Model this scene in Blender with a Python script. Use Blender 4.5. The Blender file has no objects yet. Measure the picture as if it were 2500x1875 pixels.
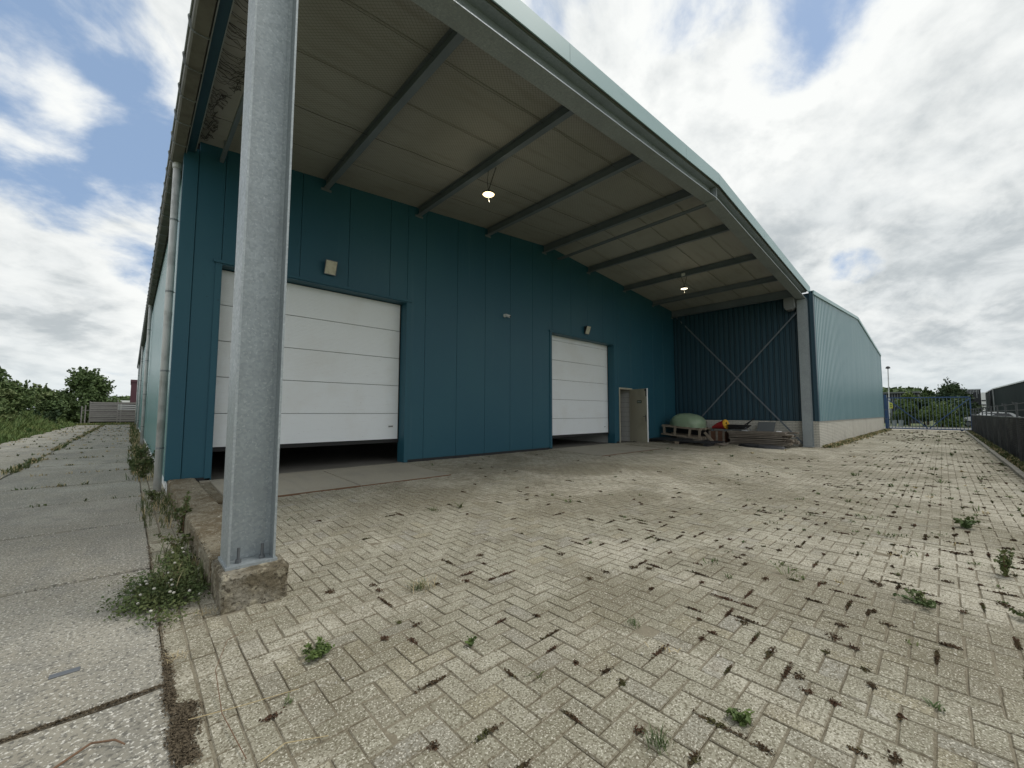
import bpy, math, random
import numpy as np
from mathutils import Matrix, Vector
random.seed(7); RNG = np.random.default_rng(7)
scene = bpy.context.scene
COL = scene.collection

# ------------------------------------------------------------------ camera
CAM_H = 1.35
yaw, pit, rol = map(math.radians, (43.26, 3.98, 0.142))
fw = Vector((math.sin(yaw)*math.cos(pit), math.cos(yaw)*math.cos(pit), math.sin(pit)))
rt0 = Vector((math.cos(yaw), -math.sin(yaw), 0)); up0 = rt0.cross(fw)
rt = rt0*math.cos(rol)+up0*math.sin(rol); up = up0*math.cos(rol)-rt0*math.sin(rol)
cd = bpy.data.cameras.new('camera'); cam = bpy.data.objects.new('camera', cd); COL.objects.link(cam)
M = Matrix((( rt.x, up.x, -fw.x, 0), (rt.y, up.y, -fw.y, 0), (rt.z, up.z, -fw.z, CAM_H), (0, 0, 0, 1)))
cam.matrix_world = M
cd.sensor_width = 36; cd.lens = 987.239/2500*36; cd.clip_start = .05; cd.clip_end = 2000
scene.camera = cam

# ------------------------------------------------------------------ world, sun, exposure
SUN_EL, SUN_AZ = math.radians(60), math.radians(122)      # azimuth measured from +Y towards +X
world = bpy.data.worlds.new('World'); scene.world = world; world.use_nodes = True
nt = world.node_tree; nt.nodes.clear()
def N(t, tree=None, **kw):
    n = (tree or nt).nodes.new(t)
    for k, v in kw.items(): setattr(n, k, v)
    return n
def L(a, b, tree=None): (tree or nt).links.new(a, b)
def math_(op, a, b=None, c=None, tree=None, clamp=False):
    t = tree or nt
    n = t.nodes.new('ShaderNodeMath'); n.operation = op; n.use_clamp = clamp
    for i, v in enumerate((a, b, c)):
        if v is None: continue
        if isinstance(v, (int, float)): n.inputs[i].default_value = v
        else: t.links.new(v, n.inputs[i])
    return n.outputs[0]
def vdot(a, vec, tree=None):
    t = tree or nt
    n = t.nodes.new('ShaderNodeVectorMath'); n.operation = 'DOT_PRODUCT'; t.links.new(a, n.inputs[0]); n.inputs[1].default_value = vec
    return n.outputs['Value']
def maprange(v, a, b, c, d, tree=None, smooth=True):
    t = tree or nt
    n = t.nodes.new('ShaderNodeMapRange'); n.interpolation_type = 'SMOOTHSTEP' if smooth else 'LINEAR'
    t.links.new(v, n.inputs[0])
    for i, x in enumerate((a, b, c, d)): n.inputs[i+1].default_value = x
    return n.outputs[0]
def mixc(f, a, b, tree=None, mode='MIX'):
    t = tree or nt
    n = t.nodes.new('ShaderNodeMix'); n.data_type = 'RGBA'; n.blend_type = mode
    for s, v in ((n.inputs[0], f), (n.inputs[6], a), (n.inputs[7], b)):
        if isinstance(v, (int, float)): s.default_value = v
        elif isinstance(v, tuple): s.default_value = v if len(v) == 4 else (*v, 1)
        else: t.links.new(v, s)
    return n.outputs[2]
def noise(vec, scale, detail=4, rough=.55, dist=0., tree=None, out='Fac'):
    t = tree or nt
    n = t.nodes.new('ShaderNodeTexNoise'); n.inputs['Scale'].default_value = scale; n.inputs['Detail'].default_value = detail
    n.inputs['Roughness'].default_value = rough; n.inputs['Distortion'].default_value = dist
    if vec is not None: t.links.new(vec, n.inputs['Vector'])
    return n.outputs[out]

sky = N('ShaderNodeTexSky', sky_type='NISHITA', sun_disc=False)
sky.sun_elevation = SUN_EL; sky.sun_rotation = SUN_AZ; sky.air_density = 1.0; sky.dust_density = 1.5; sky.ozone_density = 1.5
tc = N('ShaderNodeTexCoord'); D = tc.outputs['Generated']
sx = N('ShaderNodeSeparateXYZ'); L(D, sx.inputs[0])
zz = math_('ADD', math_('MAXIMUM', sx.outputs[2], 0.0), 0.36)
cx_ = N('ShaderNodeCombineXYZ'); L(math_('DIVIDE', sx.outputs[0], zz), cx_.inputs[0]); L(math_('DIVIDE', sx.outputs[1], zz), cx_.inputs[1])
mp = N('ShaderNodeMapping'); mp.inputs['Rotation'].default_value = (0, 0, math.radians(-38)); mp.inputs['Scale'].default_value = (1.5, 1.75, 1); mp.inputs['Location'].default_value = (3.1, 1.7, 0)
L(cx_.outputs[0], mp.inputs['Vector']); P = mp.outputs[0]
cov = noise(P, 2.3, 10, .58, .2)
big = noise(P, .8, 3, .5, .1)
def pixdir(px, py):                      # a direction in the sky, from its place in the photograph
    v = fw + rt*((px-1250)/987.239) - up*((py-937.5)/987.239); return v.normalized()
# openings of blue sky between the clouds, by compass direction
bias = None
for px, py, rad, w in [(90, 240, .13, .19), (250, 190, .12, .17), (370, 280, .07, .14), (360, 560, .11, .25), (50, 500, .07, .21), (1800, 60, .15, .15), (1480, 70, .12, .13), (2000, 90, .08, .10), (2090, 655, .045, .28), (1980, 640, .05, .24), (2150, 20, .10, .10), (300, 640, .04, .1)]:
    d = vdot(D, pixdir(px, py)); b = math_('MULTIPLY', maprange(d, math.cos(rad*1.5), 1.0, 0, 1), w)
    bias = b if bias is None else math_('ADD', bias, b)
for px, py, rad, w in [(2300, 500, .40, .17), (200, 850, .3, .12), (2400, 900, .3, .16), (1700, 420, .26, .14), (250, 400, .09, .10), (120, 660, .10, .12), (230, 30, .16, .10), (1400, 700, 1.2, .04)]:
    d = vdot(D, pixdir(px, py)); b = math_('MULTIPLY', maprange(d, math.cos(rad*1.5), 1.0, 0, 1), -w)
    bias = math_('ADD', bias, b)
covb = math_('SUBTRACT', math_('ADD', cov, math_('MULTIPLY', math_('SUBTRACT', big, .5), .25)), bias)
mask = maprange(covb, .30, .54, 0, 1)
# light: a cloud is bright where it is thin or faces the sun, grey where it is thick
mp2 = N('ShaderNodeMapping'); mp2.inputs['Location'].default_value = (.05, -.045, 0); L(P, mp2.inputs['Vector'])
cov2 = noise(mp2.outputs[0], 2.3, 10, .58, .2)
rel_ = math_('SUBTRACT', cov2, cov)                       # slope of the cloud towards the sun
fine = noise(P, 1.7, 7, .6, .2)
shade = math_('ADD', math_('ADD', math_('MULTIPLY', covb, .45), math_('MULTIPLY', fine, .60)), math_('MULTIPLY', rel_, 1.0))
dens = maprange(shade, .42, .84, 0, 1)
lowgrey = None
for px, py, rad, w in [(2330, 520, .36, .17), (2250, 730, .11, .26), (60, 720, .12, .10), (60, 820, .1, .16), (240, 480, .07, .16)]:
    d = vdot(D, pixdir(px, py)); b = math_('MULTIPLY', maprange(d, math.cos(rad*1.5), 1.0, 0, 1), w)
    lowgrey = b if lowgrey is None else math_('ADD', lowgrey, b)
for px, py, rad, w in [(1720, 300, .22, .38), (2250, 120, .2, .2), (230, 330, .12, .24), (300, 930, .08, .3), (2150, 820, .1, .25)]:
    d = vdot(D, pixdir(px, py)); b = math_('MULTIPLY', maprange(d, math.cos(rad*1.5), 1.0, 0, 1), -w)
    lowgrey = math_('ADD', lowgrey, b)
dens2 = math_('ADD', dens, lowgrey, clamp=True)
under = mixc(maprange(noise(P, 3.1, 8, .6, .3), .36, .66, 0, 1), (4.5, 4.9, 5.1, 1), (7.0, 7.3, 7.35, 1))
cloud = mixc(dens2, (8.6, 8.75, 8.6, 1), under)
skyc = mixc(.70, sky.outputs[0], (3.0, 4.3, 6.4, 1))
base = mixc(mask, skyc, cloud)
hz = maprange(sx.outputs[2], -.02, .16, .65, 0)
final = mixc(hz, base, (5.9, 6.6, 6.9, 1))
grd = maprange(sx.outputs[2], -.03, -.005, 1, 0)
final = mixc(grd, final, (1.6, 1.7, 1.3, 1))
bg = N('ShaderNodeBackground'); bg.inputs[1].default_value = .1; L(final, bg.inputs[0])
wo = N('ShaderNodeOutputWorld'); L(bg.outputs[0], wo.inputs[0])

sl = bpy.data.lights.new('sun', 'SUN'); sl.energy = 1.5; sl.angle = math.radians(22); sl.color = (1, .96, .9)
so = bpy.data.objects.new('sun', sl); COL.objects.link(so)
sd = Vector((math.sin(SUN_AZ)*math.cos(SUN_EL), math.cos(SUN_AZ)*math.cos(SUN_EL), math.sin(SUN_EL)))
so.rotation_euler = sd.to_track_quat('Z', 'Y').to_euler(); so.location = (10, -10, 30)
vs = scene.view_settings; vs.view_transform = 'Standard'; vs.look = 'None'; vs.gamma = 1; vs.use_curve_mapping = False; vs.exposure = 0.18
scene.cycles.max_bounces = 8; scene.cycles.diffuse_bounces = 5; scene.cycles.use_denoising = True
scene.cycles.sample_clamp_indirect = 8

# ------------------------------------------------------------------ materials
def mat(name, color, rough=.6, metal=0., spec=.5, var=None, bump=None, emit=None):
    """var: list of (scale, detail, lo, hi, colour, strength) noise layers in world position; bump: (scale, strength, dist)"""
    m = bpy.data.materials.new(name); m.use_nodes = True; t = m.node_tree; b = t.nodes['Principled BSDF']
    b.inputs['Roughness'].default_value = rough; b.inputs['Metallic'].default_value = metal
    b.inputs['Specular IOR Level'].default_value = spec
    g = t.nodes.new('ShaderNodeNewGeometry'); pos = g.outputs['Position']
    c = None
    for (sc, det, lo, hi, col2, st) in (var or []):
        v = pos
        if isinstance(sc, tuple):
            mpn = t.nodes.new('ShaderNodeMapping'); mpn.inputs['Scale'].default_value = sc; t.links.new(pos, mpn.inputs[0]); v = mpn.outputs[0]; s = 1.
        else: s = sc
        f = maprange(noise(v, s, det, .6, 0, t), lo, hi, 0, st, t)
        c = mixc(f, c if c is not None else (*color, 1), (*col2, 1), t)
    if c is not None: t.links.new(c, b.inputs['Base Color'])
    else: b.inputs['Base Color'].default_value = (*color, 1)
    if bump:
        bn = t.nodes.new('ShaderNodeBump'); bn.inputs['Strength'].default_value = bump[1]; bn.inputs['Distance'].default_value = bump[2]
        t.links.new(noise(pos, bump[0], 5, .6, 0, t), bn.inputs['Height']); t.links.new(bn.outputs[0], b.inputs['Normal'])
    if emit:
        b.inputs['Emission Color'].default_value = (*emit[0], 1); b.inputs['Emission Strength'].default_value = emit[1]
    return m

def paver_mat(name, single):
    m = bpy.data.materials.new(name); m.use_nodes = True; t = m.node_tree; b = t.nodes['Principled BSDF']
    b.inputs['Roughness'].default_value = .9; b.inputs['Specular IOR Level'].default_value = .25
    g = t.nodes.new('ShaderNodeNewGeometry'); pos = g.outputs['Position']
    if single:
        oi = t.nodes.new('ShaderNodeObjectInfo'); rnd = oi.outputs['Random']
    else:
        at = t.nodes.new('ShaderNodeAttribute'); at.attribute_name = 'tone'; rnd = at.outputs['Fac']
    r2 = math_('FRACT', math_('MULTIPLY', rnd, 7.31, tree=t), tree=t)
    c = mixc(rnd, (.300, .286, .216, 1), (.370, .353, .274, 1), t)
    c = mixc(maprange(r2, .86, 1, 0, .6, t), c, (.335, .298, .20, 1), t)             # yellowish ones
    c = mixc(maprange(math_('FRACT', math_('MULTIPLY', rnd, 13.7, tree=t), tree=t), .82, 1, 0, .7, t), c, (.29, .28, .25, 1), t)
    c = mixc(maprange(noise(pos, .42, 4, .6, .5, t), .42, .60, 0, .74, t), c, (.168, .150, .098, 1), t)   # brown soiling
    c = mixc(maprange(noise(pos, .33, 6, .70, .8, t), .46, .60, 0, .72, t), c, (.54, .505, .41, 1), t)   # scuffed pale areas
    c = mixc(maprange(noise(pos, 1.7, 7, .72, .6, t), .47, .66, 0, .62, t), c, (.165, .148, .100, 1), t)
    c = mixc(maprange(noise(pos, 7, 6, .7, .5, t), .50, .68, 0, .5, t), c, (.19, .165, .12, 1), t)
    c = mixc(maprange(noise(pos, 5, 6, .72, .5, t), .58, .72, 0, .6, t), c, (.52, .495, .43, 1), t)
    c = mixc(maprange(noise(pos, 33, 4, .65, 0, t), .48, .68, 0, .45, t), c, (.185, .16, .115, 1), t)
    c = mixc(maprange(noise(pos, 85, 2, .5, 0, t), .48, .62, 0, .80, t), c, (.122, .106, .068, 1), t)     # dark grit
    c = mixc(maprange(noise(pos, 120, 2, .5, 0, t), .565, .67, 0, .80, t), c, (.66, .63, .53, 1), t)   # pale aggregate
    c = mixc(maprange(noise(pos, .9, 6, .7, 1.2, t), .66, .71, 0, .6, t), c, (.13, .105, .07, 1), t)
    # dirt in the chamfer: fades with the slope of the surface
    sn = t.nodes.new('ShaderNodeSeparateXYZ'); t.links.new(g.outputs['True Normal'], sn.inputs[0])
    c = mixc(maprange(sn.outputs[2], .98, .6, 0, .55, t), c, (.16, .13, .085, 1), t)
    t.links.new(c, b.inputs['Base Color'])
    bn = t.nodes.new('ShaderNodeBump'); bn.inputs['Strength'].default_value = .55; bn.inputs['Distance'].default_value = .004
    t.links.new(noise(pos, 110, 4, .7, 0, t), bn.inputs['Height']); t.links.new(bn.outputs[0], b.inputs['Normal'])
    return m

def galv_mat():
    m = bpy.data.materials.new('galvanised_steel'); m.use_nodes = True; t = m.node_tree; b = t.nodes['Principled BSDF']
    g = t.nodes.new('ShaderNodeNewGeometry'); pos = g.outputs['Position']
    v = t.nodes.new('ShaderNodeTexVoronoi'); v.inputs['Scale'].default_value = 55; t.links.new(pos, v.inputs['Vector'])
    sp = t.nodes.new('ShaderNodeSeparateColor'); t.links.new(v.outputs['Color'], sp.inputs[0])
    c = mixc(sp.outputs[0], (.285, .318, .33, 1), (.355, .39, .40, 1), t)
    c = mixc(maprange(noise(pos, 48, 2, .5, 0, t), .60, .69, 0, .55, t), c, (.52, .55, .555, 1), t)
    c = mixc(maprange(noise(pos, 1.6, 5, .65, .6, t), .42, .68, 0, .55, t), c, (.26, .285, .295, 1), t)
    t.links.new(c, b.inputs['Base Color']); b.inputs['Metallic'].default_value = .35
    t.links.new(maprange(sp.outputs[1], 0, 1, .38, .58, t), b.inputs['Roughness'])
    return m

def ceil_mat():
    m = bpy.data.materials.new('ceiling_sheet'); m.use_nodes = True; t = m.node_tree; b = t.nodes['Principled BSDF']
    b.inputs['Roughness'].default_value = .65
    g = t.nodes.new('ShaderNodeNewGeometry'); pos = g.outputs['Position']
    c = mixc(maprange(noise(pos, .5, 4, .6, .3, t), .4, .7, 0, .6, t), (.335, .333, .308, 1), (.255, .25, .222, 1), t)
    mpn = t.nodes.new('ShaderNodeMapping'); mpn.inputs['Scale'].default_value = (.7, 6, 1); t.links.new(pos, mpn.inputs[0])
    c = mixc(maprange(noise(mpn.outputs[0], 1, 4, .6, 0, t), .50, .72, 0, .4, t), c, (.20, .19, .15, 1), t)
    t.links.new(c, b.inputs['Base Color'])
    return m

MT = {}
MT['paver1'] = paver_mat('concrete_paver_single', True); MT['paver'] = paver_mat('concrete_paver', False)
MT['sand'] = mat('joint_sand', (.215, .19, .135), .95, var=[(2.3, 5, .45, .65, (.135, .112, .072), .8), (9, 4, .5, .7, (.10, .08, .05), .6), (60, 2, .5, .7, (.29, .26, .19), .6)], bump=(80, .5, .01))
MT['slab'] = mat('concrete_slab', (.285, .265, .212), .9, spec=.25, var=[(.45, 5, .42, .64, (.37, .352, .295), .85), ((.9, .3, 1), 6, .46, .68, (.20, .193, .168), .8), ((3.5, .7, 1), 5, .5, .72, (.20, .20, .18), .5), (4, 6, .48, .72, (.215, .21, .185), .6), (48, 3, .50, .64, (.115, .11, .095), .8), (70, 2, .57, .67, (.64, .62, .55), .95), (26, 2, .66, .72, (.60, .58, .52), .8)], bump=(70, .8, .009))
MT['apron'] = mat('apron_concrete', (.35, .32, .255), .85, spec=.3, var=[(.8, 5, .45, .7, (.27, .25, .20), .7), ((5, .8, 1), 4, .5, .7, (.29, .275, .23), .5), (60, 2, .6, .72, (.5, .48, .42), .5)], bump=(60, .3, .004))
MT['kerbwall'] = mat('old_concrete', (.22, .195, .14), .95, spec=.2, var=[(2.2, 5, .4, .6, (.135, .103, .06), .9), (9, 6, .48, .68, (.32, .29, .215), .7), (30, 4, .5, .66, (.075, .06, .036), .85), (60, 2, .58, .68, (.42, .39, .31), .8), (17, 2, .70, .735, (.78, .77, .73), .95)], bump=(35, 1., .02))
MT['footing'] = mat('footing_concrete', (.25, .228, .18), .95, spec=.2, var=[(4, 6, .42, .60, (.13, .108, .07), .9), (11, 6, .50, .68, (.42, .38, .28), .75), (45, 4, .52, .66, (.07, .058, .04), .85), (14, 5, .62, .68, (.05, .042, .03), .8)], bump=(35, 1., .02))
MT['teal'] = mat('teal_paint', (.0205, .088, .126), .46, spec=.32, var=[(.35, 4, .4, .7, (.025, .100, .133), .8), (14, 3, .70, .76, (.012, .03, .04), .7), ((5, 5, .25), 4, .6, .75, (.05, .13, .165), .35)], bump=(9, .06, .004))
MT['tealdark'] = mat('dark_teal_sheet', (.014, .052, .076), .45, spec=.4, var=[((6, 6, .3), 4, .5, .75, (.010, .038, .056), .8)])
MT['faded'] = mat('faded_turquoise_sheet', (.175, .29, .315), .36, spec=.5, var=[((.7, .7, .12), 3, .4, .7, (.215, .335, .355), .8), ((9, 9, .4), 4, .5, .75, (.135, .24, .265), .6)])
MT['sidewall'] = mat('green_grey_sheet', (.14, .28, .28), .26, spec=.6, var=[((.6, .6, .15), 3, .4, .7, (.18, .33, .33), .7)])
MT['fascia'] = mat('pale_fascia_sheet', (.27, .40, .41), .4, spec=.5, var=[(.6, 4, .4, .7, (.31, .44, .45), .7), ((3, 3, 9), 4, .55, .75, (.2, .31, .32), .4)])
MT['galv'] = galv_mat()
MT['purlin'] = mat('painted_purlin', (.14, .165, .19), .45, .2, var=[(1.5, 4, .4, .7, (.18, .205, .225), .7)])
MT['ceil'] = ceil_mat()
MT['white_door'] = mat('white_door_sheet', (.785, .815, .825), .5, spec=.4, var=[(.9, 4, .45, .7, (.73, .74, .725), .7), (26, 4, .66, .74, (.42, .42, .40), .5), ((3, 3, 22), 4, .55, .75, (.70, .71, .70), .45)])
MT['black'] = mat('black_rubber', (.012, .012, .012), .7)
MT['dark'] = mat('dark_void_paint', (.02, .021, .022), .8)
MT['inner'] = mat('interior_sheet', (.16, .16, .15), .8)
MT['floor'] = mat('interior_floor', (.20, .19, .165), .75, var=[(1.2, 4, .4, .7, (.14, .13, .11), .7)])
MT['zinc'] = mat('grey_zinc_gutter', (.25, .27, .275), .5, .3, var=[(2.5, 4, .4, .7, (.17, .175, .165), .7)])
MT['zincdirty'] = mat('dirty_gutter_underside', (.15, .145, .125), .75, var=[(3, 5, .4, .65, (.09, .085, .07), .8)])
MT['pipe'] = mat('grey_pvc_pipe', (.58, .585, .565), .5, var=[(3, 4, .45, .7, (.29, .295, .28), .7), ((20, 20, 1), 4, .55, .7, (.25, .25, .23), .4)])
MT['cream'] = mat('cream_door', (.40, .375, .285), .55, var=[(1.5, 4, .45, .7, (.28, .26, .19), .6)])
MT['white'] = mat('white_paint', (.72, .73, .72), .5)
MT['signgreen'] = mat('dark_green_plate', (.012, .045, .025), .5)
MT['brick'] = mat('pale_brick', (.58, .56, .49), .9, spec=.2, var=[(2.0, 4, .4, .7, (.50, .48, .41), .8), (9, 3, .5, .72, (.64, .62, .56), .7), ((2, 2, .5), 4, .55, .75, (.30, .27, .22), .5)], bump=(60, .4, .005))
MT['mortar'] = mat('dark_mortar', (.17, .16, .14), .95)
MT['wood'] = mat('weathered_timber', (.22, .185, .145), .85, var=[((9, 1.2, 40), 4, .42, .68, (.12, .10, .08), .8), (3, 3, .5, .7, (.30, .27, .225), .6)], bump=(30, .4, .006))
MT['palewood'] = mat('pale_pallet_wood', (.30, .245, .18), .85, var=[((14, 14, 14), 4, .42, .68, (.22, .18, .135), .7)])
MT['brownwood'] = mat('reddish_brown_wood', (.145, .07, .04), .8, var=[((3, 12, 40), 4, .42, .68, (.09, .045, .028), .7)])
MT['greytimber'] = mat('silvered_timber', (.30, .285, .27), .85, var=[((4, 4, 30), 4, .42, .68, (.20, .19, .18), .8)])
MT['greenfilm'] = mat('pale_green_wrap', (.25, .335, .215), .42, spec=.5, var=[(4, 4, .4, .7, (.29, .375, .25), .7), ((2, 3, 14), 4, .5, .72, (.23, .35, .21), .6)], bump=(7, .5, .03))
MT['red'] = mat('red_plastic', (.36, .022, .025), .5)
MT['yellow'] = mat('yellow_plastic', (.75, .42, .04), .5)
MT['blackplastic'] = mat('black_plastic', (.02, .021, .023), .55)
MT['greyboard'] = mat('grey_board', (.13, .14, .14), .7)
MT['steel'] = mat('bolt_steel', (.16, .17, .18), .45, .6)
MT['rusty'] = mat('rusty_iron', (.14, .075, .04), .8)
MT['gateblue'] = mat('gate_blue_paint', (.028, .075, .185), .45, var=[(2, 3, .4, .7, (.045, .095, .175), .6)])
MT['gatebar'] = mat('gate_bar_paint', (.10, .15, .185), .5)
MT['fencegrey'] = mat('fence_screen', (.075, .078, .086), .8, spec=.2, var=[((2.5, 2.5, .3), 3, .5, .62, (.035, .037, .048), .8), ((4, 4, 2), 4, .57, .66, (.30, .31, .32), .7)])
MT['fencepost'] = mat('fence_post', (.075, .08, .085), .6, .3)
MT['kerb'] = mat('kerb_concrete', (.28, .265, .225), .9, var=[(3, 4, .4, .7, (.19, .175, .14), .8)])
MT['moss'] = mat('brown_moss', (.074, .052, .031), 1., spec=.1, var=[(2.1, 2, .42, .6, (.098, .056, .037), .8), (5, 2, .52, .66, (.08, .09, .035), .8)])
MT['soil'] = mat('dark_soil', (.115, .093, .064), 1., spec=.1, var=[(30, 3, .5, .7, (.15, .12, .08), .7)])
MT['weed'] = mat('weed_leaf', (.075, .105, .034), .7, spec=.3, var=[(9, 3, .42, .6, (.115, .13, .045), .8), (3, 2, .5, .65, (.055, .095, .03), .7)])
MT['weedbright'] = mat('bright_weed_leaf', (.078, .115, .032), .6, spec=.3, var=[(14, 3, .42, .6, (.115, .165, .042), .8)])
MT['drygrass'] = mat('dry_straw', (.42, .34, .19), .85)
MT['stalk'] = mat('brown_stalk', (.16, .095, .055), .85)
MT['grass'] = mat('verge_grass', (.135, .195, .065), .75, spec=.25, var=[(.5, 3, .42, .62, (.16, .20, .06), .8), (1.3, 3, .5, .66, (.07, .14, .05), .8)])
MT['straw'] = mat('verge_seed_heads', (.26, .24, .10), .85)
MT['ground'] = mat('ground_soil_grass', (.10, .13, .045), .95, var=[(.3, 4, .4, .7, (.15, .14, .07), .8), (3, 4, .45, .7, (.07, .10, .03), .7)])
MT['bramble'] = mat('bramble_leaf', (.10, .145, .05), .65, spec=.3, var=[(.55, 3, .42, .62, (.14, .17, .065), .8), (2.5, 2, .5, .66, (.06, .11, .035), .7)])
MT['treeleaf'] = mat('tree_leaf', (.085, .13, .045), .65, spec=.3, var=[(.6, 3, .42, .62, (.085, .125, .04), .8), (2.5, 2, .5, .66, (.035, .062, .022), .8)])
MT['conifer'] = mat('dark_conifer_leaf', (.035, .065, .030), .7, spec=.3, var=[(.7, 3, .42, .62, (.06, .09, .035), .8)])
MT['lightleaf'] = mat('light_shrub_leaf', (.115, .17, .045), .65, spec=.3, var=[(.8, 3, .42, .62, (.15, .20, .06), .8)])
MT['bark'] = mat('bark', (.085, .065, .045), .9)
MT['flower'] = mat('white_clover_flower', (.50, .48, .42), .8)
MT['road'] = mat('asphalt_road', (.16, .16, .155), .9, var=[(1, 3, .4, .7, (.2, .2, .19), .6)])
MT['maroon'] = mat('maroon_sheet', (.085, .03, .042), .6)
MT['blackshed'] = mat('black_sheet', (.018, .021, .026), .6)
MT['greenhall'] = mat('dark_green_sheet', (.016, .025, .025), .85, spec=.1, var=[((3, 3, .3), 3, .45, .7, (.028, .04, .039), .7)])
MT['roofpale'] = mat('pale_roof_trim', (.62, .65, .66), .5)
MT['carwhite'] = mat('white_car_paint', (.78, .79, .79), .2)
MT['glass'] = mat('dark_car_glass', (.02, .025, .03), .08)
MT['tyre'] = mat('tyre', (.02, .02, .02), .85)
MT['lensgrey'] = mat('floodlight_lens', (.55, .53, .42), .25, var=[(14, 3, .4, .7, (.38, .36, .26), .8)])
MT['lampon'] = mat('lit_led_disc', (1, .93, .75), .4, emit=((1, .74, .32), 1.35))
MT['lampdim'] = mat('lit_led_disc_far', (1, .93, .8), .4, emit=((1, .92, .74), 1.6))
MT['yellowsign'] = mat('yellow_sign_sheet', (.62, .62, .03), .5)
MT['net'] = mat('bird_net_cord', (.055, .055, .05), .8)
MT['netfine'] = mat('fine_net_cord', (.13, .13, .115), .8)
MT['block'] = mat('white_block', (.52, .52, .49), .8)
MT['greypaint'] = mat('grey_painted_steel', (.20, .21, .21), .5)
MT['pot'] = mat('grey_pot', (.30, .32, .33), .7)

# ------------------------------------------------------------------ builders
def wloc(o):
    v = Vector((0, 0, 0))
    while o: v += o.location; o = o.parent
    return v
class MB:
    def __init__(s): s.v = []; s.f = []
    def add(s, vs, fs):
        n = len(s.v); s.v += [tuple(p) for p in vs]; s.f += [tuple(i+n for i in f) for f in fs]; return s
    def box(s, x0, x1, y0, y1, z0, z1, bev=0):
        if bev:
            b = bev
            xs, ys = (x0, x1), (y0, y1)
            lo = [(x0, y0, z0), (x1, y0, z0), (x1, y1, z0), (x0, y1, z0)]
            mi = [(x0, y0, z1-b), (x1, y0, z1-b), (x1, y1, z1-b), (x0, y1, z1-b)]
            hi = [(x0+b, y0+b, z1), (x1-b, y0+b, z1), (x1-b, y1-b, z1), (x0+b, y1-b, z1)]
            fs = [(3, 2, 1, 0), (8, 9, 10, 11)]
            for i in range(4):
                j = (i+1) % 4; fs += [(i, j, 4+j, 4+i), (4+i, 4+j, 8+j, 8+i)]
            return s.add(lo+mi+hi, fs)
        return s.add([(x0, y0, z0), (x1, y0, z0), (x1, y1, z0), (x0, y1, z0), (x0, y0, z1), (x1, y0, z1), (x1, y1, z1), (x0, y1, z1)],
                     [(3, 2, 1, 0), (4, 5, 6, 7), (0, 1, 5, 4), (1, 2, 6, 5), (2, 3, 7, 6), (3, 0, 4, 7)])
    def prism(s, poly, a, b, axis='y'):
        """poly of 2D points, extruded from a to b on the axis (x: poly=(y,z); y: poly=(x,z); z: poly=(x,y))"""
        def P(p, t): return {'x': (t, p[0], p[1]), 'y': (p[0], t, p[1]), 'z': (p[0], p[1], t)}[axis]
        n = len(poly)
        return s.add([P(p, a) for p in poly]+[P(p, b) for p in poly],
                     [tuple(range(n))[::-1], tuple(range(n, 2*n))]+[(i, (i+1) % n, n+(i+1) % n, n+i) for i in range(n)])
    def bar(s, a, b, w, h=None, upv=(0, 0, 1)):
        a = Vector(a); b = Vector(b); d = (b-a).normalized(); h = w if h is None else h
        u = d.cross(Vector(upv))
        if u.length < 1e-4: u = d.cross(Vector((1, 0, 0)))
        u.normalize(); n = u.cross(d); u *= w/2; n *= h/2
        vs = [a-u-n, a+u-n, a+u+n, a-u+n, b-u-n, b+u-n, b+u+n, b-u+n]
        return s.add(vs, [(3, 2, 1, 0), (4, 5, 6, 7), (0, 1, 5, 4), (1, 2, 6, 5), (2, 3, 7, 6), (3, 0, 4, 7)])
    def tube(s, pts, r, k=8, cap=True):
        pts = [Vector(p) for p in pts]; rs = r if isinstance(r, (list, tuple)) else [r]*len(pts); n0 = len(s.v)
        for i, p in enumerate(pts):
            d = (pts[min(i+1, len(pts)-1)]-pts[max(i-1, 0)]).normalized()
            u = d.cross(Vector((0, 0, 1)))
            if u.length < .05: u = d.cross(Vector((1, 0, 0)))
            u.normalize(); w = d.cross(u)
            for j in range(k):
                a = 2*math.pi*j/k; s.v.append(tuple(p+(u*math.cos(a)+w*math.sin(a))*rs[i]))
        for i in range(len(pts)-1):
            for j in range(k):
                a = n0+i*k+j; b = n0+i*k+(j+1) % k; s.f.append((a, b, b+k, a+k))
        if cap: s.f.append(tuple(range(n0, n0+k))[::-1]); s.f.append(tuple(range(n0+(len(pts)-1)*k, n0+len(pts)*k)))
        return s
    def lathe(s, prof, c=(0, 0, 0), k=20):
        n0 = len(s.v)
        for (r, z) in prof:
            for j in range(k): a = 2*math.pi*j/k; s.v.append((c[0]+r*math.cos(a), c[1]+r*math.sin(a), c[2]+z))
        for i in range(len(prof)-1):
            for j in range(k): a = n0+i*k+j; b = n0+i*k+(j+1) % k; s.f.append((a, b, b+k, a+k))
        return s
    def build(s, name, m, parent=None, local=False, smooth=False, attr=None):
        me = bpy.data.meshes.new(name)
        off = Vector((0, 0, 0)) if (local or parent is None) else wloc(parent)
        vs = np.array(s.v, float).reshape(-1, 3) - np.array(off)
        me.from_pydata(vs.tolist(), [], s.f); me.materials.append(MT[m])
        if smooth: me.polygons.foreach_set('use_smooth', [True]*len(me.polygons))
        if attr is not None:
            at = me.attributes.new('tone', 'FLOAT', 'FACE'); at.data.foreach_set('value', attr)
        o = bpy.data.objects.new(name, me); COL.objects.link(o)
        if parent: o.parent = parent
        return o
def tag(o, label=None, cat=None, group=None, kind=None):
    for k, v in (('label', label), ('category', cat), ('group', group), ('kind', kind)):
        if v: o[k] = v
    return o
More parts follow.
